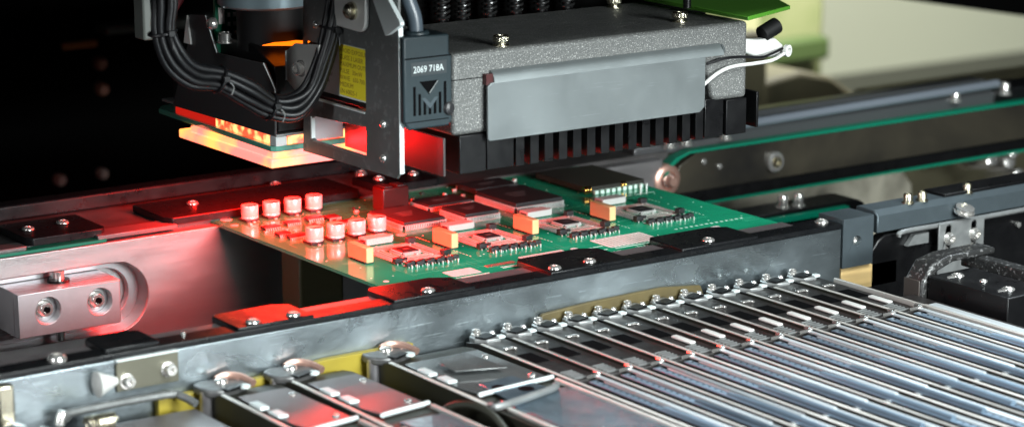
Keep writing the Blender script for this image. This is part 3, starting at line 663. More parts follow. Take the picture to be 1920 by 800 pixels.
# ================================================================== NARROW TAPE FEEDERS
ORD = ["first", "second", "third", "fourth", "fifth", "sixth", "seventh", "eighth", "ninth", "tenth", "eleventh", "twelfth"]
ZT = -1.6
def make_feeder():
    t = thing("tape_feeder", "narrow steel tape feeder, first from the left in the close row of twelve", "tape feeder", (1.6, -4.2, -6), "narrow tape feeders in a close row")
    x = 1.55
    obj("body", MB().prism([(-4.15, -6), (-4.15, ZT-0.28), (-5.0, ZT-0.12), (-12.2, ZT-0.14), (-12.4, ZT-0.75), (-46, ZT-0.75), (-46, -6)], 'x', x+0.16, x+1.64), feedm, t, bev=0.03)
    obj("side_wall", MB().prism([(-5.2, -6), (-5.5, ZT-0.05), (-46, ZT-0.05), (-46, -6)], 'x', x, x+0.15), feedside, t)
    obj("side_bar", MB().box(x-0.01, x+0.16, -46, -5.5, ZT-0.05, ZT), barm, t, bev=0.02)
    obj("guide_block", MB().box(x+0.62, x+1.42, -46, -12.6, ZT-0.74, ZT-0.12), matblack, t)
    obj("tape_cover", MB().box(x+0.6, x+0.98, -46, -12.7, ZT-0.12, ZT-0.06), tape, t, bev=0.02)
    obj("tape_guide", MB().box(x+1.08, x+1.44, -46, -13.1, ZT-0.12, ZT-0.05), tapel, t, bev=0.02)
    m = MB()
    for k in range(60): m.cyl((x+0.86, -13.0-0.4*k, ZT-0.06), (x+0.86, -13.0-0.4*k, ZT-0.056), 0.06, seg=8)
    obj("sprocket_holes", m, bluedark, t)
    obj("strip", MB().prism([(x+1.14, -12.3), (x+1.14, -21.5)] + arc(x+1.28, -21.5, 0.14, 180, 360, 6) + [(x+1.42, -12.3)], 'z', ZT-0.05, ZT+0.02), tapel, t, bev=0.02)
    obj("tube_cover", MB().tube([(x+0.84, -17.5, ZT-0.12), (x+0.84, -20, ZT-0.05), (x+0.84, -25.3, ZT-0.05)], 0.17, 10), tape, t)
    obj("hook", MB().tube([(x+1.0, -12.1, ZT-0.1), (x+1.25, -12.4, ZT+0.02), (x+1.45, -12.3, ZT+0.06), (x+1.5, -11.9, ZT)], 0.09, 8), chrome, t)
    obj("window", MB().box(x+0.55, x+1.25, -9.0, -7.6, ZT-0.135, ZT-0.105), bluedark, t)
    obj("rocker", MB().box(x+0.85, x+1.2, -10.75, -9.35, ZT-0.12, ZT+0.02), whitep, t, bev=0.12, seg=3)
    obj("clip", MB().box(x+0.5, x+1.0, -6.72, -6.52, ZT-0.12, ZT-0.02).box(x+0.9, x+1.05, -6.9, -6.6, ZT-0.12, ZT), chrome, t, bev=0.03)
    obj("nose", MB().prism([(x+0.2, -4.75), (x+0.3, -4.2), (x+0.7, -3.9), (x+1.3, -3.95), (x+1.55, -4.5), (x+1.3, -5.3), (x+0.6, -5.2)], 'z', ZT-0.3, ZT+0.02), steel, t, bev=0.06)
    obj("tab", MB().box(x+1.2, x+1.55, -5.3, -4.95, ZT-0.05, ZT+0.1), edge, t, bev=0.06)
    n_ = obj("nose_cap", MB().box(x+0.35, x+1.2, -5.15, -4.5, ZT+0.02, ZT+0.1, 0.3), black, t, bev=0.05)
    s_ = obj("screw", MB().lathe((x+0.72, -4.15, ZT), (0, 0, 1), [(0.24, 0), (0.24, 0.05), (0.19, 0.07), (0.19, 0.2), (0.15, 0.24), (0.09, 0.24), (0.08, 0.12), (0, 0.12)], 18), chrome, t)
    obj("screw", MB().lathe((x+1.35, -4.5, ZT), (0, 0, 1), [(0.13, 0), (0.13, 0.1), (0.09, 0.15), (0, 0.15)], 14), chrome, t)
    obj("rivet", MB().lathe((x+0.45, -21.9, ZT-0.42), (0, 0, 1), [(0.16, 0), (0.16, 0.3), (0.1, 0.36), (0, 0.36)], 14), chrome, t)
    m = MB()
    for k in range(5): m.box(x+0.45, x+1.1, -10.9-0.25*k, -10.82-0.25*k, ZT-0.14, ZT-0.08)
    obj("sprocket_teeth", m, steel, t)
    return t
f0 = make_feeder()
for k in range(1, 12): last_ = dup(f0, (1.723*k, 0.0, 0), f"narrow steel tape feeder, {ORD[k]} from the left in the close row of twelve")
for t_ in [o_ for o_ in COL.objects if o_.name.startswith("tape_feeder")][:4]:      # the four left ones have no white rocker
    for ch_ in list(t_.children):
        if ch_.name.startswith("rocker"): bpy.data.objects.remove(ch_)
tag(obj("feeder_end_plate", MB().prism([(-5.6, -6), (-5.9, ZT), (-46, ZT), (-46, -6)], 'x', 22.35, 22.5).box(22.52, 22.6, -46, -12, ZT-0.06, ZT), barm, bev=0.03), "pale end plate closing the row of narrow feeders at the right", "plate")

tag(obj("dark_deck", MB().box(22.65, 24.15, -46, -9.6, -6, ZT-0.3), feedm, bev=0.03), "narrow dark deck between the last feeder and the black latch block", "deck")
tag(obj("pale_cover_strip", MB().box(22.95, 23.7, -46, -11.6, ZT-0.29, ZT-0.2), tapel, bev=0.05), "pale strip on the dark deck beside the black latch block", "strip")
# ================================================================== WIDE FEEDERS
mat_nose = mat("dull_nose_casting", (0.16, 0.16, 0.16), 0.38, 0.5, cloud=0.4, cscale=1.2, bump=0.2)
def wide(x, W, label, cover, kind, tilt=0):
    t = thing("wide_feeder", label, "tape feeder", (x, -4, -6), "wide tape feeders at the lower left")
    obj("body", MB().prism([(-4.4, -6), (-4.4, ZT-0.35), (-5.2, ZT-0.22), (-46, ZT-0.22), (-46, -6)], 'x', x+0.19, x+W), feedside, t, bev=0.04)
    obj("side_wall", MB().prism([(-4.6, -6), (-4.6, ZT-0.3), (-5.5, ZT-0.05), (-46, ZT-0.05), (-46, -6)], 'x', x+0.02, x+0.18), feedside, t, bev=0.03)
    obj("side_bar", MB().box(x+0.0, x+0.2, -13.3, -5.6, ZT-0.05, ZT+0.02), barm, t, bev=0.05)
    obj("nose", MB().prism([(x-0.4, -4.4), (x-0.35, -3.8), (x+0.1, -3.55), (x+1.3, -3.6), (x+1.75, -4.2), (x+1.7, -4.9), (x+1.2, -5.1), (x+0.2, -5.3), (x-0.2, -5.0)], 'z', ZT-0.28, ZT+0.08), mat_nose, t, bev=0.1, seg=3)
    obj("nose_column", MB().prism(arc(x-0.05, -4.5, 0.32, 0, 360, 16)[:-1], 'z', -5, ZT-0.05), blockalu, t, bev=0.05)
    obj("claw", MB().tube([(x+0.7, -3.9, ZT+0.1), (x+1.2, -3.85, ZT+0.2), (x+1.7, -4.2, ZT+0.15), (x+1.95, -4.9, ZT)], 0.17, 8), copperm, t)
    obj("nose_cap", MB().box(x+0.3, x+1.3, -5.4, -4.9, ZT+0.0, ZT+0.12, 0.35), black, t, bev=0.05)
    obj("screw", socket(MB(), (x+0.75, -4.25, ZT+0.07), (0, 0, 1), 0.3, 0.2), chrome, t)
    obj("screw", MB().lathe((x+1.35, -5.2, ZT), (0, 0, 1), [(0.25, 0), (0.25, 0.1), (0, 0.12)], 16), edge, t)
    cy1 = -11.3
    c = obj("cover", MB().prism([(x+0.6, -5.9), (x+W-0.25, -5.9), (x+W-0.1, cy1), (x+0.95, cy1-0.3), (x+0.6, -10.2)], 'z', ZT-0.2, ZT-0.1), cover, t, bev=0.03)
    obj("cover_lip", MB().tube([(x+W-0.1, cy1, ZT-0.05), (x+0.95, cy1-0.3, ZT-0.05), (x+0.75, cy1-0.4, ZT-0.05)], 0.1, 8), edge, t)
    obj("latch", MB().box(x+0.35, x+0.8, -8.3, -7.3, ZT-0.1, ZT+0.08).box(x+0.45, x+0.95, -9.6, -8.7, ZT-0.1, ZT+0.05), edge, t, bev=0.1, seg=3)
    obj("rear_tape", MB().prism([(-12.4, ZT-0.25), (-12.7, ZT-0.08), (-46, ZT-0.08), (-46, ZT-0.25)], 'x', x+0.95, x+W-0.3), bluecover, t, bev=0.05)
    obj("ridge", MB().box(x+0.5, x+0.72, -46, -13.4, ZT-0.2, ZT-0.02).box(x+W-0.25, x+W-0.05, -46, -11.6, ZT-0.2, ZT+0.0), barm, t, bev=0.05)
    for yy in (-7.0, -10.5): obj("rivet", MB().lathe((x+W-0.6, yy, ZT-0.1), (0, 0, 1), [(0.16, 0), (0.16, 0.05), (0.1, 0.1), (0, 0.1)], 14), chrome, t)
    if kind == 0:
        b = obj("blue_cover", MB().prism([(x+1.25, -13.2), (x+1.45, -10.4), (x+3.3, -10.2), (x+3.6, -12.6)], 'z', ZT-0.09, ZT-0.02), bluecover, t, bev=0.03)
        for cx, cy in ((x+1.9, -11.3), (x+2.7, -12.1)): obj("hole", MB().prism([(cx+0.35*math.cos(a*math.pi/8), cy+0.35*math.sin(a*math.pi/8)) for a in range(16)], 'z', ZT-0.018, ZT-0.014), bluedark, b)
        obj("clear_flap", MB().prism([(x+1.35, -8.8), (x+1.45, -7.3), (x+3.3, -6.6), (x+3.5, -9.6)], 'z', ZT+0.12, ZT+0.17), clear, t, bev=0.02)
        obj("lever", MB().tube([(x+0.1, -13.2, ZT), (x+0.15, -13.8, ZT+0.1), (x+3.2, -13.0, ZT+0.05), (x+3.9, -12.6, ZT+0.05)], 0.16, 8), steel, t)
    return t
w1 = wide(-3.35, 4.75, "wide feeder nearest the narrow row, with clear flap and blue cover plate with two holes", clear, 0)
w2 = wide(-8.2, 3.3, "middle wide feeder with a broad grey cover lit pink", pinkplate, 1)
w3 = wide(-11.55, 3.2, "leftmost wide feeder with red lit dark cover", mat("dark_satin_cover", (0.16, 0.13, 0.13), 0.35, 0.5), 1)
arch = tag(obj("cable_arch", MB().tube([(-4.9, -11.5, -2.6), (-4.6, -12.2, -1.7), (-4.2, -13.3, -1.4), (-4.0, -14.6, -1.6), (-4.0, -16, -2.4)], 0.17, 10), feedside), "dark curved arch pipe between the two right wide feeders", "pipe")

lf = thing("spring_feeder", "dark grey feeder with a coil spring and pivot bar at the lower left corner", "tape feeder", (-16, -4, -6))
obj("body", MB().prism([(-4.6, -6), (-4.6, -2.3), (-5.4, -2.05), (-40, -2.05), (-40, -6)], 'x', -19.0, -12.6), pinkplate, lf, bev=0.06)
obj("pivot_bar", MB().tube([(-17.9, -4.5, -1.75), (-17.6, -4.2, -1.6), (-13.4, -4.2, -1.62), (-12.8, -4.5, -1.7), (-12.5, -5.2, -1.9)], 0.17, 10), darksteel, lf)
m = MB(); pts = []
for i in range(60):
    a = i*0.9; pts.append((-17.5+0.02*i, -5.4+0.32*math.cos(a), -1.85+0.32*math.sin(a)))
m.tube(pts, 0.06, 6, 3); obj("spring", m, brass, lf)
for p, r in (((-19.2, -5.2, -1.9), 0.38), ((-18.1, -4.3, -1.6), 0.22), ((-20.2, -4.6, -1.7), 0.5)):
    obj("roller", MB().lathe(p, (0.3, 0, 1), [(r, -0.4), (r, 0.05), (r*0.7, 0.2), (0, 0.22)]), chrome, lf)
obj("bracket_post", MB().box(-20.7, -20.0, -4.2, -3.7, -3, 0.0), brass, lf, bev=0.1)

# ================================================================== PLACEMENT HEAD
ph = thing("placement_head", "speckled grey placement head with zinc front shield and black heat sink fins", "machine head", (11, 2, 5.3))
obj("housing", MB().prism([(2.5, 7.08), (4.6, 7.08), (4.6, 8.9), (17.2, 8.9), (17.62, 7.35), (17.8, 7.08), (19.85, 7.08), (19.85, 10.85), (2.5, 10.85)], 'y', -2.0, 6.3), cast, ph, bev=0.22, seg=4)
obj("seam", MB().box(2.49, 4.6, -2.012, -1.995, 9.62, 9.66).box(2.49, 2.52, -2.0, 6.2, 9.62, 9.66), bluedark, ph)
for i, (x, y) in enumerate(((5.6, -1.35), (16.9, -0.35), (17.3, 5.4))):
    s_ = obj("thumbscrew", MB().lathe((x, y, 10.84), (0, 0, 1), [(0.38, 0), (0.38, 0.06), (0.24, 0.08), (0.24, 0.16), (0.35, 0.2), (0.37, 0.24), (0.37, 0.46), (0.33, 0.5), (0.2, 0.5), (0.17, 0.4), (0, 0.4)]), brass, ph)
    obj("knurling", MB().prism([((0.385 if k % 2 else 0.36)*math.cos(k*math.pi/20)+x, (0.385 if k % 2 else 0.36)*math.sin(k*math.pi/20)+y) for k in range(40)], 'z', 11.1, 11.26), brass, s_)
sh = MB().prism([(4.13, 6.85), (4.23, 6.74), (16.55, 6.74), (16.85, 7.0), (16.85, 9.42), (4.35, 9.42), (4.13, 9.25)], 'y', -2.42, -2.3)
so = obj("front_shield", sh, shield_m, ph, bev=0.03)
obj("folded_edge", MB().prism([(-2.42, 9.40), (-2.38, 9.62), (-2.2, 9.86), (-2.02, 9.93), (-2.02, 9.8), (-2.15, 9.7), (-2.27, 9.5), (-2.3, 9.40)], 'x', 4.5, 18.0), shield_m, so)
obj("folded_end", MB().lathe((17.95, -2.12, 9.62), (1, 0, 0), [(0.29, 0), (0.27, 0.12), (0.15, 0.24), (0, 0.27)], 16), shield_m, so)
obj("notch", MB().box(4.13, 4.5, -2.3, -2.02, 9.3, 9.8), mat("dark_red_recess", (0.05, 0.008, 0.008), 0.4), ph)
hs = MB().box(3.0, 19.8, -1.0, 6.4, 6.0, 8.9)
obj("heat_sink_core", hs, black, ph, bev=0.03)
fx = [2.0] + [2.86]
obj("heat_sink_fin", MB().box(1.98, 2.1, -2.0, 6.5, 5.31, 7.06), mat("satin_grey_fin", (0.045, 0.04, 0.04), 0.4), ph, bev=0.02)
obj("heat_sink_block", MB().box(2.86, 4.3, -2.02, 6.4, 5.31, 7.06), black, ph, bev=0.03)
obj("heat_sink_block", MB().box(4.36, 5.85, -2.02, 6.4, 5.33, 7.3), black, ph, bev=0.03)
fin = obj("heat_sink_fin", MB().box(5.98, 6.46, -2.0, 6.4, 5.31, 8.0), black, ph, bev=0.02)
for k in range(1, 14):
    dup_part(fin, (0.82*k, 0, 0), ph)
obj("heat_sink_block", MB().box(18.55, 19.83, -2.02, 6.4, 5.31, 7.06), black, ph, bev=0.03)
obj("heat_sink_block", MB().box(17.3, 18.45, -1.9, 6.4, 5.31, 7.2), black, ph, bev=0.03)
obj("heat_sink_fin", MB().box(20.5, 20.64, -2.0, 6.4, 5.5, 7.28), black, ph, bev=0.02)
obj("heat_sink_web", MB().box(19.8, 20.55, -0.5, 6.4, 6.0, 7.0), black, ph)

obj("light_blocker", MB().box(-14, 34, -8.5, 40, 15.5, 17), dark, ph)  # unseen plate added above the head to keep overhead light off it
# nozzle springs standing behind the housing
spx = [8.2, 9.4, 11.0, 12.6, 14.2, 15.8]
def spring(x, label):
    t = thing("nozzle_spring", label, "spring", (x, 7.4, 10.4), "black coil springs behind the head")
    pts = [(x+0.36*math.cos(i*0.785), 7.4+0.36*math.sin(i*0.785), 10.7+0.26*i/8) for i in range(8*12)]
    obj("coil", MB().tube(pts, 0.07, 6, 2), mat_spring, t)
    obj("rod", MB().cyl((x, 7.4, 9.4), (x, 7.4, 14), 0.22), matblack, t)
    return t
mat_spring = mat("black_spring_steel", (0.05, 0.05, 0.05), 0.25, 0.7)
s0 = spring(spx[0], "first black coil spring behind the grey housing, next to the grey cable")
for k, x in enumerate(spx[1:]): dup(s0, (x-spx[0], 0, 0), f"{ORD[k+1]} black coil spring from the left behind the grey housing")
tag(obj("machine_wall", MB().box(2.5, 26, 8.6, 9.2, 6, 18), dark), "black frame wall behind the springs", "frame")
tag(obj("green_sheet", MB().prism([(18.7, -3.3), (22.9, -1.6), (27.5, 7.5), (19, 9)], 'z', 11.1, 11.3), greenp, bev=0.03), "lime green sheet above the right end of the head", "sheet")
tag(obj("feedthrough_rod", MB().cyl((18.2, 0.7, 11.3), (18.2, 0.7, 16), 0.2), black), "thin black rod rising above the head's front right screw", "rod")

cl = thing("cable_clip", "white plastic clip with black cap at the head's right end", "clip", (21.5, -1, 9.5))
obj("body", MB().prism([(20.0, 9.9), (20.9, 9.75), (22.2, 9.7), (22.75, 9.3), (22.7, 8.85), (22.1, 8.75), (20.9, 8.9), (20.1, 9.2)], 'y', -1.4, -0.8), whitep, cl, bev=0.12, seg=3)
obj("cap", MB().cyl((21.5, -1.1, 9.9), (22.5, -1.1, 10.3), 0.42), matblack, cl, bev=0.05)
obj("ring", MB().lathe((22.75, -1.5, 9.05), (0.3, -1, 0), [(0.3, 0), (0.3, 0.2), (0.16, 0.22), (0.14, 0.05), (0, 0.05)]), whitep, cl)
tag(obj("wire", MB().tube([(22.7, -1.6, 9.0), (21.6, -1.9, 8.75), (20.2, -2.2, 8.75), (18.6, -2.3, 8.75), (17.6, -2.35, 8.5), (16.9, -2.2, 8.0)], 0.09, 8), whitep), "thin white wire running from the clip behind the zinc shield", "wire", "wires at the head's right end")
tag(obj("wire", MB().tube([(22.7, -1.5, 9.2), (21.6, -1.8, 9.05), (20.6, -2.15, 9.0), (19.4, -2.25, 9.15), (18.2, -2.3, 9.2), (17.2, -2.1, 9.0)], 0.07, 8), rubber), "thin black wire above the white wire by the clip", "wire", "wires at the head's right end")

# ---------------- side bracket
mp_ = thing("side_bracket", "dark steel side plate with windows and bright front edge at the head's left end", "bracket", (-0.3, 2, 5.4))
outer = [(-1.75, 5.47), (6.46, 5.37), (6.3, 7.9), (6.3, 10.7), (6.2, 10.85), (6.2, 16), (-2.0, 16), (-2.0, 5.75)]
win1 = [(0.8, 6.04), (0.8, 7.38), (5.4, 7.2), (5.6, 7.05), (5.6, 6.15), (5.4, 6.04)]
win2 = [(0.78, 8.02), (0.78, 10.95), (5.0, 10.95), (5.0, 10.7), (6.05, 10.7), (6.05, 8.02)]
obj("plate", MB().prism(outer, 'x', -0.36, -0.22, [win1[::-1], win2[::-1]]), darksteel, mp_, bev=0.015)
obj("bright_edge", MB().box(-0.37, -0.14, -2.06, -2.0, 5.72, 12.4), edge, mp_, bev=0.01)
obj("window_lip", MB().box(-0.40, -0.2, 0.85, 5.9, 8.0, 8.07), edge, mp_)
obj("window_lip", MB().box(-0.40, -0.2, 5.56, 5.66, 6.1, 7.15), edge, mp_)
obj("window_lip", MB().box(-0.385, -0.2, 0.9, 5.5, 5.98, 6.04), steel, mp_)
for y, z in ((-0.72, 7.77), (-0.7, 6.22), (5.0, 11.55)):
    obj("screw", socket(MB(), (-0.36, y, z), (-1, 0, 0), 0.2, 0.14), chrome, mp_)
ear = obj("white_ear", MB().prism([(3.2, 16)] + [(3.1, 11.8), (1.2, 11.75)] + arc(0.9, 12.35, 0.6, 270, 180, 6) + [(0.25, 16)], 'x', -0.62, -0.40), whitep, mp_, bev=0.05)
b_ = obj("gold_bolt", MB().lathe((-0.62, 1.35, 12.65), (-1, 0, 0), [(0.42, 0), (0.42, 0.12), (0.3, 0.14), (0.34, 0.3), (0.2, 0.42), (0, 0.44)], 12), brass, mp_)
obj("brace", MB().prism([(-0.4, 14.6), (0.6, 14.6), (-1.3, 11.85), (-1.6, 11.95), (-2.55, 12.45), (-2.55, 12.6)], 'x', -0.6, -0.38), edge, mp_, bev=0.03)
obj("spacer_block", MB().box(0.0, 1.6, 6.0, 6.6, 5.9, 7.4), blockalu, mp_, bev=0.03)

mo = thing("motor_body", "dark motor body with silver and yellow warning labels behind the side plate window", "motor", (1, 3, 8.1))
obj("body", MB().box(-0.1, 1.9, 0.3, 5.9, 8.15, 11.2), matblack, mo, bev=0.05)
obj("silver_label", MB().box(-0.115, -0.1, 0.6, 5.2, 8.42, 10.9), silver, mo)
yl = obj("warning_label", MB().box(-0.125, -0.116, 0.65, 3.42, 8.5, 10.85), yellow, mo)
lines = ["AVOID EXPOSURE", "CLASS 3 LASER", "MAXIMUM OUTPUT", "PULSE   30mW", "WAVE   650-700", "MEDIUM", "EN 60825-1"]
for i, s_ in enumerate(lines):
    text("label_text", s_, 0.30, (-0.128, 3.36, 10.5-0.315*i), (0, -1, 0), (0, 0, 1), ink, yl, 0.001, 1.02)
for i in range(4):
    text("label_text", ["TYPE 24", "No. 118", "DC 24V", "0.5 A"][i], 0.24, (-0.118, 4.85, 9.9-0.32*i), (0, -1, 0), (0, 0, 1), mat_mark, mo, 0.001)

# ---------------- servo connector
cn = thing("servo_connector", "dark blue grey plug marked 2069 718A with slotted grille beside the grey housing", "connector", (0.9, -1.5, 7.7))
obj("body", MB().prism([(-0.36, 8.1), (-0.1, 7.72), (2.0, 7.72), (2.2, 7.95), (2.2, 10.9), (2.05, 11.0), (2.05, 11.85), (-0.36, 11.9)], 'y', -2.42, -2.1).box(-0.12, 2.18, -2.12, -0.3, 7.8, 11.84), bluep, cn, bev=0.09, seg=3)
obj("cable_collar", MB().lathe((0.85, -1.55, 11.7), (0, 0, 1), [(0.62, 0), (0.6, 0.25), (0.5, 0.32), (0.4, 0.3), (0.38, 0.1), (0, 0.1)]), bluep, cn)
obj("groove", MB().box(-0.3, 2.14, -2.43, -2.40, 10.88, 10.94), bluedark, cn)
obj("groove", MB().box(-0.3, 2.0, -2.43, -2.4, 8.05, 8.09), bluedark, cn)
obj("name_panel", MB().box(0.02, 1.9, -2.432, -2.41, 10.12, 10.72), mat("dark_panel_plastic", (0.018, 0.026, 0.03), 0.5), cn, bev=0.01)
text("part_number", "2069 718A", 0.42, (0.13, -2.436, 10.26), (1, 0, 0), (0, 0, 1), mat("pale_print", (0.6, 0.66, 0.66), 0.5), cn, 0.002, 0.86)
m = MB()
for i in range(7):
    x = 0.12+0.27*i; zt = [9.65, 9.3, 8.95, 8.75, 8.95, 9.3, 9.75][i]
    m.box(x, x+0.13, -2.44, -2.41, 8.35, zt)
obj("grille", m, bluedark, cn)
obj("logo", MB().prism([(0.45, 9.85), (1.45, 9.85), (0.95, 9.25)], 'y', -2.44, -2.415), bluedark, cn)
obj("logo", MB().prism([(0.95, 9.3), (0.99, 9.3), (1.44, 9.82), (1.39, 9.82)], 'y', -2.446, -2.441), steel, cn)
obj("logo", MB().prism([(0.55, 9.1), (0.75, 9.1), (1.0, 8.85), (1.25, 9.1), (1.45, 9.1), (1.0, 8.6)], 'y', -2.446, -2.441), mat("grille_blue", (0.03, 0.045, 0.055), 0.5), cn)
obj("side_knob", MB().lathe((2.0, -2.3, 8.5), (0.5, -1, 0), [(0.32, -0.4), (0.32, 0.15), (0.22, 0.25), (0, 0.25)]), chipm, cn)
tag(obj("servo_cable", MB().tube([(0.85, -1.55, 11.75), (0.8, -1.5, 12.6), (0.55, -1.3, 13.6), (0.3, -1.0, 15.5)], 0.34, 14), mat("blue_grey_cable", (0.07, 0.09, 0.11), 0.35)), "thick blue grey cable entering the top of the marked plug", "cable")

# ---------------- vision unit
vu = thing("vision_camera", "downward camera with a red lamp glowing through a milky diffuser under black housing", "camera", (2, 11, 4.6))
obj("diffuser", MB().box(-1.78, 5.4, 7.0, 16.35, 4.58, 5.02), diffm, vu, bev=0.08, seg=3)
obj("diffuser_step", MB().box(-1.6, 5.2, 7.2, 15.4, 5.02, 5.30), diffm, vu, bev=0.04)
obj("glass_plate", MB().prism([(-1.62, 7.3), (-1.45, 7.1), (5.6, 7.1), (5.6, 19.6), (-0.9, 19.9), (-1.4, 19.2)], 'z', 5.31, 5.58), glassm, vu, bev=0.04)
obj("led_row", MB().box(-1.35, -1.2, 7.9, 13.2, 5.6, 6.0), ledm, vu)
obj("led_row", MB().box(-0.75, 5.0, 7.2, 7.35, 5.6, 6.02), ledm, vu)
obj("lit_rim", MB().box(-1.32, -1.15, 13.3, 17.5, 5.6, 5.92), rimred, vu)
obj("frame", MB().box(-1.42, 5.2, 7.12, 18.8, 6.02, 6.16), steel, vu, bev=0.03)
obj("corner_post", MB().box(-1.45, -0.85, 7.1, 7.7, 5.58, 6.03), silver, vu, bev=0.03)
obj("lamp_housing", MB().box(-1.2, 5.0, 7.35, 18.0, 6.17, 8.3), matblack, vu, bev=0.08)
obj("lower_housing", MB().prism([(6.9, 8.0), (7.0, 9.4), (9.2, 10.25), (14.6, 10.25), (15.2, 8.0)], 'x', -1.5, 3.2), black, vu, bev=0.06)
sp = obj("side_plate", MB().prism([(14.4, 11.05), (12.75, 11.2), (11.7, 9.5), (7.15, 9.6), (6.1, 8.5), (6.25, 6.3), (16.5, 6.2), (14.6, 9.7)], 'x', -2.0, -1.88), mat("charcoal_plate", (0.05, 0.05, 0.052), 0.4, 0.3), vu, bev=0.02)
obj("bright_edge", MB().tube([(-2.0, 12.75, 11.2), (-2.0, 11.7, 9.52)], 0.03, 6, 1), edge, sp)  # lit chamfer line, its highlight put in as a pale tube
obj("bright_edge", MB().tube([(-2.0, 7.15, 9.62), (-2.0, 6.1, 8.52), (-2.0, 6.1, 8.0)], 0.03, 6, 1), edge, sp)  # highlight along the lower chamfer, also drawn as a pale tube
obj("white_tab", MB().prism([(14.5, 11.0), (14.9, 9.6), (14.2, 9.6)], 'x', -2.1, -2.0), whitep, sp)
obj("screw", socket(MB(), (-1.9, 12.0, 10.9), (-1, 0, 0), 0.3, 0.4), chrome, vu)
obj("screw", capscrew(MB(), (-1.6, 11.5, 10.0), (0, 0, 1), 0.36, 0.5), chrome, vu)
obj("lens_barrel", MB().lathe((0, 10, 9.8), (0, 0, 1), [(1.6, 0), (1.6, 2.2), (1.5, 2.3), (0, 2.3)], 48), matblack, vu)
obj("lens_ring", MB().lathe((-0.1, 10.2, 11.85), (0, 0, 1), [(2.15, 0), (2.3, 0.12), (2.3, 3), (0, 3)], 56), mat("blue_grey_lens_ring", (0.20, 0.26, 0.29), 0.35, 0.5), vu)
obj("ring_screw", capscrew(MB(), (1.55, 8.3, 12.2), (0.2, -1, 0), 0.3, 0.3), brass, vu)
obj("amber_window", MB().prism([(-1.5, 8.1), (0.1, 6.95), (1.0, 7.9), (0.2, 8.9)], 'z', 10.27, 10.3), redglow, vu)
pb = obj("camera_board", MB().box(-1.75, 1.0, 12.2, 12.4, 9.4, 12.1), mat("dark_green_board", (0.0, 0.09, 0.045), 0.35), vu)
m = MB()
for i in range(3):
    for j in range(3): m.box(-1.1+0.3*i, -0.95+0.3*i, 12.15, 12.2, 10.2+0.45*j, 10.42+0.45*j)
m.box(-1.6, -1.3, 12.12, 12.2, 10.8, 11.6)
obj("components", m, tin, pb)
k2 = obj("bent_bracket", MB().prism([(6.28, 8.87), (6.28, 10.26), (5.5, 10.7), (3.3, 10.9), (3.6, 8.6), (5.2, 8.3)], 'x', -1.26, -1.14), mat("satin_nickel", (0.42, 0.42, 0.40), 0.4, 0.25), vu, bev=0.02)
obj("bracket_edge", MB().box(-1.3, -1.1, 6.28, 6.34, 8.87, 10.26), edge, k2)
obj("bolt", capscrew(MB(), (-1.26, 4.9, 9.62), (-1, -0.2, 0), 0.3, 0.4), chrome, k2)
tag(obj("camera_hanger", MB().box(-7.2, -6.2, 9, 10, 10.9, 18), mat("grey_green_post", (0.10, 0.11, 0.10), 0.5), bev=0.1), "grey green post left of the hanging cable loop", "post")
tag(obj("red_lit_block", MB().prism([(-4.0, 10.6), (-3.2, 10.4), (-1.9, 12.0), (-1.9, 15), (-4.3, 15)], 'y', 14.5, 15.5), mat("dark_red_block", (0.12, 0.015, 0.02), 0.4), bev=0.15), "dark red block behind the cable loop above the lamp", "block")

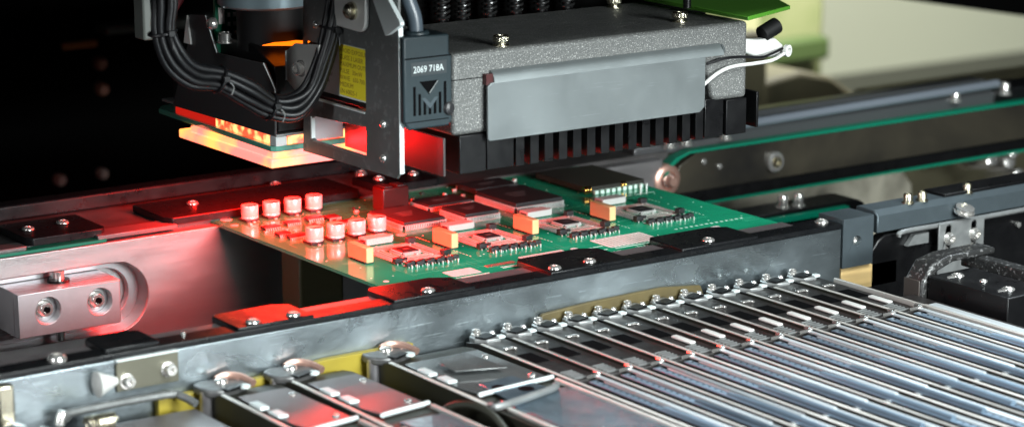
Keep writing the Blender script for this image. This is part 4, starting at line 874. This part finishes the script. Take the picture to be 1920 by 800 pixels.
# ---------------- cable bundle
path = [(-9.0, 3.8, 15.5), (-8.87, 3.8, 13.5), (-8.9, 3.8, 12.1), (-8.45, 3.8, 10.9), (-7.51, 3.8, 10.05), (-6.18, 3.8, 9.75), (-4.85, 3.8, 9.0), (-3.6, 3.8, 8.25),
        (-2.4, 3.7, 8.1), (-1.5, 3.6, 8.85), (-0.95, 3.4, 10.2), (-0.55, 3.3, 11.6), (-0.25, 3.3, 13.0), (-0.1, 3.3, 15.5)]
names = ["outermost", "second outermost", "frontmost", "middle", "second innermost", "innermost", "rearmost"]
offs = [(-0.36, -0.1), (-0.18, -0.32), (0.12, -0.38), (0.02, 0.0), (0.34, -0.24), (0.42, 0.1), (-0.13, 0.32)]
rs = random.Random(5)
for i, (a, b) in enumerate(offs):
    pts = []
    for j, p in enumerate(path):
        q0 = Vector(path[max(0, j-1)]); q1 = Vector(path[min(len(path)-1, j+1)]); d = (q1-q0).normalized()
        nrm = Vector((-d.z, 0, d.x))     # points to the inside of the loop
        if nrm.dot(Vector((-4.5, 3.8, 12.5))-Vector(p)) < 0: nrm = -nrm
        sp_ = 0.8 if j > 8 else 1.0 if j in (2, 5, 7) else 1.2
        pts.append(Vector(p)+nrm*a*sp_+Vector((0, b*sp_, 0))+Vector((rs.uniform(-.05, .05), rs.uniform(-.05, .05), rs.uniform(-.05, .05))))
    tag(obj("cable", MB().tube(pts, 0.175, 12, 8), rubber), f"{names[i]} black cable of the looped bundle hanging under the camera", "cable", "black cables in the looped bundle")
def tie(j, label, tail):
    p = Vector(path[j]); d = (Vector(path[j+1])-Vector(path[j-1])).normalized()
    u = Vector((-d.z, 0, d.x)); v = Vector((0, 1, 0))
    pts = [p+u*0.6*math.cos(a*math.pi/8)+v*0.6*math.sin(a*math.pi/8) for a in range(16)]
    t = thing("cable_tie", label, "cable tie", tuple(p), "cable ties on the bundle")
    obj("band", MB().tube(pts, 0.075, 6, 3, closed=True), rubber, t)
    q = p-v*0.62+u*0.1
    obj("lock", MB().box(q.x-0.16, q.x+0.16, q.y-0.14, q.y+0.1, q.z-0.14, q.z+0.14), rubber, t, bev=0.03)
    obj("tail", MB().tube([q, q+Vector((tail*0.3, -0.15, -0.35)), q+Vector((tail*0.15, -0.2, -0.7))], 0.035, 6, 3), steel if tail > 0 else rubber, t)
tie(2, "cable tie round the left upright part of the bundle", 0); tie(5, "cable tie at the first bend of the bundle below the grey plate", 1)
tie(7, "cable tie at the lowest point of the bundle above the glass", 1); tie(11, "cable tie round the right upright part beside the white ear", 0)
